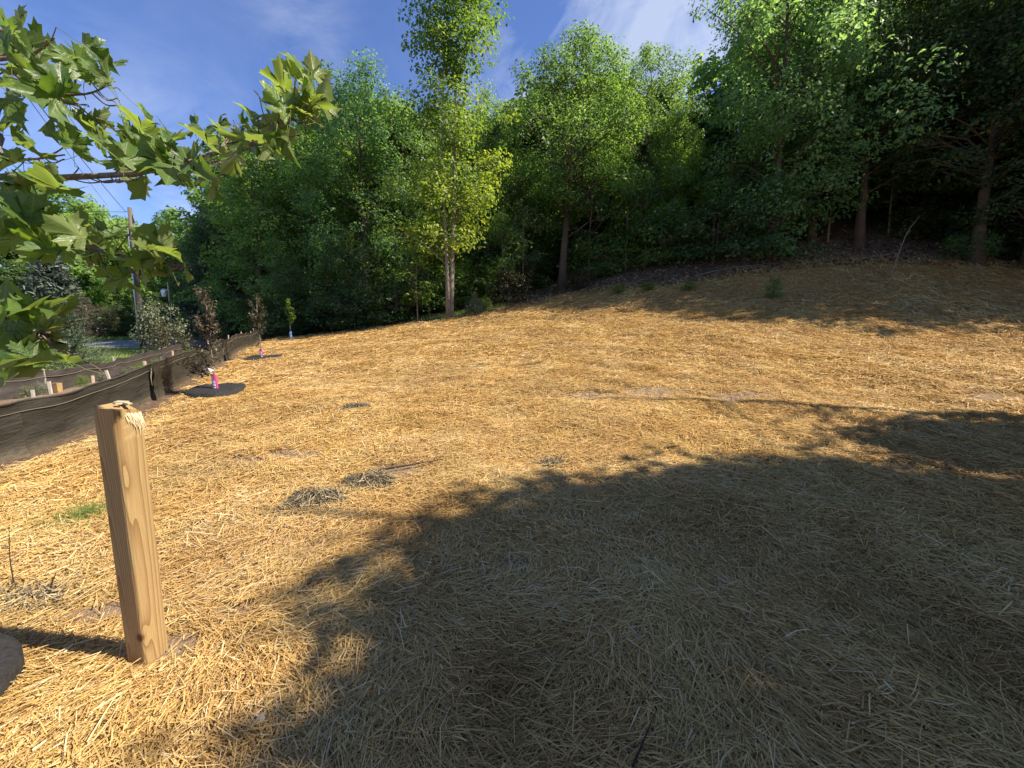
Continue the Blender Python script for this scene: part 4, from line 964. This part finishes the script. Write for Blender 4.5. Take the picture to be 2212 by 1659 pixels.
mb = MB(); mb.tube([(0, -.06, top * .97), (-.18, -.1, top * .97)], [.02, .02], 6); mb.obj('bracket', M['ceramic'], o, True)
def wire(label, A_, B_, sag):
    A_, B_ = np.array(A_), np.array(B_); mb = MB(); pts = [A_ + (B_ - A_) * t - np.array([0, 0, sag * 4 * t * (1 - t)]) - A_ for t in np.linspace(0, 1, 24)]
    mb.tube(pts, [.014] * 24, 5); mb.obj('overhead_wire', M['wire'], None, loc=tuple(A_), label=label, cat='wire', group='overhead wires')
tip = np.array([x - .18, y - .1, z + top * .97])
wire('overhead wire running from the pole top up to the left', tip, ray(60, 195, 12), .10)
wire('level overhead wire leaving the pole top to the left', tip + np.array([0, 0, -.03]), ray(-250, 425, 42), .3)
wire('overhead wire higher than the pole, crossing behind the leaves', ray(232, 445, 46), ray(20, 155, 15), .1)

# small lamp post and the white car across the road
x, y, z = spot(379, 36); o = thing('lamp_post', 'small white lantern on a slim grey post across the road', 'lamp post', (x, y, z)); d = pix_dir(379, 610); hh = EYE + d[2] / d[1] * 36 - z
mb = MB(); mb.tube([(0, 0, -.2), (0, 0, hh)], [.07, .06], 8); mb.obj('post', M['stake_grey'], o); mb = MB(); mb.tube([(-.45, 0, hh - 1.3), (-.45, 0, hh - .75), (-.45, 0, hh - .6)], [.16, .24, .05], 8); mb.tube([(-.45, 0, hh - .7), (0, 0, hh - .7)], [.03, .03], 6); mb.obj('lantern', M['white_plastic'], o)
x, y, z = spot(178, 40); o = thing('parked_car', 'white car parked across the road, half hidden by the young pine', 'car', (x, y, z), .15)
side = [(-2.2, .35), (-2.25, .75), (-2.0, .95), (-1.3, 1.0), (-.6, 1.42), (.8, 1.45), (1.5, 1.05), (2.15, .95), (2.25, .6), (2.2, .35)]
mb = MB(); n = len(side); mb.add([(p[0], sy * (.86 - (.16 if p[1] > 1.2 else 0)), p[1]) for sy in (-1, 1) for p in side], [tuple(range(n)), tuple(range(2 * n - 1, n - 1, -1))] + [(i, n + i, n + (i + 1) % n, (i + 1) % n) for i in range(n)]); mb.obj('body', M['car_paint'], o)
for sy in (-1, 1):
    mb = MB(); q = [(-1.1, 1.03), (-.55, 1.36), (.75, 1.38), (1.3, 1.06)]; mb.add([(p[0], sy * (.875 - (.15 if p[1] > 1.2 else 0)), p[1]) for p in q], [(0, 1, 2, 3)]); mb.obj('window', M['glass'], o)
mb = MB(); mb.add([(1.46, -.72, 1.09), (1.46, .72, 1.09), (.86, .62, 1.43), (.86, -.62, 1.43)], [(0, 1, 2, 3)]); mb.v = [(v[0] + .03, v[1], v[2] + .02) for v in mb.v]; mb.obj('windscreen', M['glass'], o)
for sx in (-1.35, 1.35):
    for sy in (-.8, .8):
        mb = MB(); mb.tube([(sx, sy - .1, .33), (sx, sy + .1, .33)], [.33, .33], 16); mb.obj('wheel', M['tyre'], o)

# ------------------------------------------------------------------ near maple reaching in from the left
tx, ty = -2.46, 1.10
nm = thing('near_maple', 'young maple at the left edge whose leafy branches reach over the view', 'tree', (tx, ty, hz(tx, ty)))
mat_disc('tree_mat', 'thick black mat at the bottom left corner, foot of the near maple', tx, ty, .52, 9, .05)
org = np.array([tx, ty, hz(tx, ty)])
mb = MB(); TR = catmull(np.array([(0, 0, -.2), (.02, 0, .8), (-.02, .02, 1.7), (.04, -.02, 2.7), (.1, 0, 3.6)]), 6); mb.tube(TR, list(np.linspace(.05, .015, len(TR))), 10); mb.obj('trunk', M['bark_grey'], nm, True)
def trunk_at(z): return np.array([np.interp(z, TR[:, 2], TR[:, 0]), np.interp(z, TR[:, 2], TR[:, 1]), z])
BR = []
for (z0, pts, r0) in (
    (1.75, [(0, 383, 1.32), (90, 386, 1.28), (200, 381, 1.24), (300, 374, 1.2), (370, 358, 1.18), (440, 338, 1.18), (520, 318, 1.18), (580, 285, 1.17), (620, 240, 1.16), (648, 185, 1.15)], .0085),
    (2.1, [(-30, 70, 1.3), (43, 113, 1.25), (100, 140, 1.22), (147, 167, 1.2), (190, 168, 1.2), (222, 160, 1.2)], .008),
    (2.0, [(-20, 130, 1.25), (30, 160, 1.2), (100, 200, 1.15), (187, 203, 1.15), (238, 182, 1.15)], .006),
    (2.0, [(-30, 128, 1.3), (45, 126, 1.25), (80, 112, 1.22), (118, 82, 1.2)], .007),
    (1.6, [(-60, 480, 1.35), (40, 490, 1.3), (130, 512, 1.25), (230, 545, 1.2), (330, 566, 1.2), (392, 575, 1.2)], .009),
    (1.3, [(-80, 690, 1.35), (0, 700, 1.3), (60, 715, 1.25), (110, 720, 1.22)], .009),
    (1.65, [(-60, 300, 1.3), (0, 330, 1.25), (55, 345, 1.22), (140, 335, 1.2)], .007)):
    P = [trunk_at(z0)] + [ray(*p) - org for p in pts]; P = catmull(np.array(P), 6); mb = MB(); mb.tube(P, list(np.linspace(r0 * 1.3, r0 * .3, len(P))), 7); mb.obj('branch', M['bark_young'], nm, True); BR.append(P)
ALLB = np.concatenate([p[6:] for p in BR])
HALF = [(0, -.02), (.08, -.08), (.20, -.11), (.40, -.17), (.37, -.05), (.50, .03), (.40, .10), (.45, .18), (.64, .19), (.59, .29), (.76, .44), (.57, .44), (.54, .55), (.41, .48), (.25, .43), (.26, .55), (.40, .67), (.27, .71), (.23, .83), (.12, .85), (0, 1.06)]
OUT = HALF + [(-x, y) for (x, y) in HALF[-2:0:-1]]
def leaf_mesh(i):
    r = np.random.default_rng(300 + i); n = len(OUT); flat = [(0, .12)] + [(x * q_, .12 + (y - .12) * q_) for q_ in (.36, .70) for x, y in OUT] + list(OUT)
    fs = [(0, 1 + k, 1 + (k + 1) % n) for k in range(n)]
    for j_ in (0, n):
        for k in range(n): fs.append((1 + j_ + k, 1 + j_ + n + k, 1 + j_ + n + (k + 1) % n, 1 + j_ + (k + 1) % n))
    fo, dr, wv, ph, tw, curl = r.uniform(-.2, .95), r.uniform(-.5, 1.0), r.uniform(.05, .15), r.uniform(0, 6), r.uniform(-1.1, 1.1), r.uniform(-.6, 1.3)
    vs = []
    for (x, y) in flat:
        a = math.atan2(x, y + .001); q = math.hypot(x, y)
        z = fo * abs(x) - dr * y * y * .6 + wv * math.sin(5 * a + ph) * q * 1.2 + wv * .5 * math.sin(11 * a + ph * 2) * q * q - curl * max(0, abs(x) - .3) ** 2 * 1.5
        z += tw * x * y * .6
        vs.append((x * (1 - .25 * abs(fo)), y * (1 - .15 * abs(dr)), z))
    uv = list(flat)
    # leaf stalk
    b = len(vs); st = [(0, -.0, vs[0][2] * .2), (.03 * tw, -.35, -.05), (.10 * tw, -.75, -.02)]
    for (x, y, z) in st:
        for k in range(3): 
            a = k * 2.094; vs.append((x + .011 * math.cos(a), y, z + .011 * math.sin(a))); uv.append((0, .2))
    for s_ in range(2):
        for k in range(3): fs.append((b + s_ * 3 + k, b + s_ * 3 + (k + 1) % 3, b + s_ * 3 + 3 + (k + 1) % 3, b + s_ * 3 + 3 + k))
    return mesh_np('maple_leaf', np.array(vs), fs, M['maple_leaf'], uv=np.array(uv), smooth=True), np.array(st[-1])
LM = [leaf_mesh(i) for i in range(16)]
LEAVES = []   # px, py, size in m, style: n = any, y = young yellow, d = turned from the light, h = hanging
def add(lst, st='n', s=.135): LEAVES.extend((a, b, s, st) for a, b in lst)
add([(15, 40), (45, 60), (20, 85), (70, 95), (35, 120), (88, 150), (110, 105), (60, 160), (40, 200), (8, 190), (130, 135), (120, 160), (75, 130), (5, 130), (100, 185), (85, 195), (0, 225), (30, 225)], 'n', .14)
add([(170, 128), (195, 125), (215, 122), (238, 135), (225, 150), (185, 145), (205, 150), (160, 150), (242, 160), (140, 118)], 'n', .13)
add([(20, 275), (50, 300), (8, 320), (100, 262), (38, 340), (15, 355), (60, 325)], 'n', .14)
add([(165, 285), (195, 300), (225, 272), (240, 300), (262, 320), (280, 258), (305, 285), (330, 252), (350, 282), (300, 320), (270, 335), (225, 325), (360, 312), (390, 325), (345, 330), (320, 345), (250, 345), (145, 300), (180, 325), (375, 295), (285, 300), (210, 290), (315, 262)], 'n', .135)
add([(400, 345), (425, 352), (440, 372), (412, 385), (375, 380), (355, 390), (462, 398), (330, 372)], 'n', .12)
add([(495, 358)], 'y', .10); add([(302, 412), (285, 395)], 'h', .14)
add([(425, 268), (445, 285), (475, 255), (500, 285), (530, 272), (545, 250), (560, 290), (515, 310), (540, 305), (580, 275), (600, 255), (560, 318), (610, 285), (590, 300), (480, 290)], 'n', .125)
add([(545, 340), (620, 315), (575, 330)], 'h', .12)
add([(575, 205), (590, 185), (615, 195), (635, 170), (650, 150), (665, 175), (640, 205), (675, 205), (690, 225), (655, 225), (625, 225), (600, 225), (700, 205), (670, 150), (630, 145)], 'y', .125)
add([(18, 415), (55, 432), (28, 470), (85, 462), (10, 505), (65, 495), (15, 445), (45, 510), (0, 470), (100, 440), (40, 400)], 'n', .145); add([(110, 398), (95, 385)], 'd', .15)
add([(100, 508), (150, 490), (75, 520)], 'y', .14); add([(185, 495), (210, 528), (230, 515), (160, 535), (250, 500), (120, 530), (195, 545)], 'n', .14)
add([(335, 510), (350, 530)], 'y', .15); add([(370, 548), (335, 558), (300, 572), (270, 590), (255, 565), (345, 580), (315, 545), (290, 545), (395, 555), (240, 590)], 'n', .14); add([(395, 592)], 'h', .12)
add([(20, 640), (45, 668), (15, 690), (60, 715), (30, 735), (95, 735), (70, 760), (20, 765), (45, 790), (100, 770), (10, 800), (120, 745), (5, 720), (80, 700)], 'n', .15); add([(95, 685), (120, 700), (70, 660), (90, 790), (110, 680)], 'd', .17)
rl = np.random.default_rng(77); tw = MB()
for (px, py, size, st) in LEAVES:
    if st == 'n' and rl.uniform() < .06: continue
    px += rl.normal(0, 6); py += rl.normal(0, 6)
    p = ray(px, py, rl.uniform(1.06, 1.36)) - org; size *= rl.uniform(.48, .78)
    near = ALLB[np.argmin(np.linalg.norm(ALLB - p, axis=1))]
    d = p - near; d = d / (np.linalg.norm(d) + 1e-6); d = d * .8 + np.array([-.15, .1, .15]) + rl.normal(0, .35, 3)
    if st == 'h': d = np.array([.1, 0, -1.0]) + rl.normal(0, .2, 3)
    if st == 'y': d = d + np.array([0, 0, .5])
    d = norm(d)
    nn_ = np.array([.35, -.25, .6]) + rl.normal(0, .75, 3)
    if st == 'd': nn_ = np.array([-.1, .3, .95]) + rl.normal(0, .2, 3)
    nn_ = nn_ - d * (nn_ @ d); nn_ = norm(nn_); xx = np.cross(d, nn_)
    me, end = LM[rl.integers(0, len(LM))]
    base = p - d * size * .45
    mat = Matrix(((xx[0] * size, d[0] * size, nn_[0] * size, base[0]), (xx[1] * size, d[1] * size, nn_[1] * size, base[1]), (xx[2] * size, d[2] * size, nn_[2] * size, base[2]), (0, 0, 0, 1)))
    o = link('leaf', me, nm); o.matrix_local = mat
    if st == 'y': o.material_slots[0].link = 'OBJECT'; o.material_slots[0].material = M['maple_leaf_young']
    e = np.array(mat @ Vector(end)); nb = ALLB[np.argmin(np.linalg.norm(ALLB - e, axis=1))]
    if np.linalg.norm(nb - e) > .01:
        i_ = int(np.argmin(np.linalg.norm(ALLB - e, axis=1))); nb2 = ALLB[max(0, i_ - 3)] if np.linalg.norm(ALLB[max(0, i_ - 3)] - nb) < .3 else nb; pts_ = catmull(np.array([nb2, nb2 * .55 + e * .45 + np.array([0, 0, -.012]), e * .8 + nb * .2, e]), 4); tw.tube(pts_, list(np.linspace(.0026, .0013, len(pts_))), 4, cap=False)
tw.obj('twigs', M['bark_young'], nm, kind='stuff')
print('tris straw', NTRI, 'crowns', sum(t.nleaf * 2 for t in T.values()))
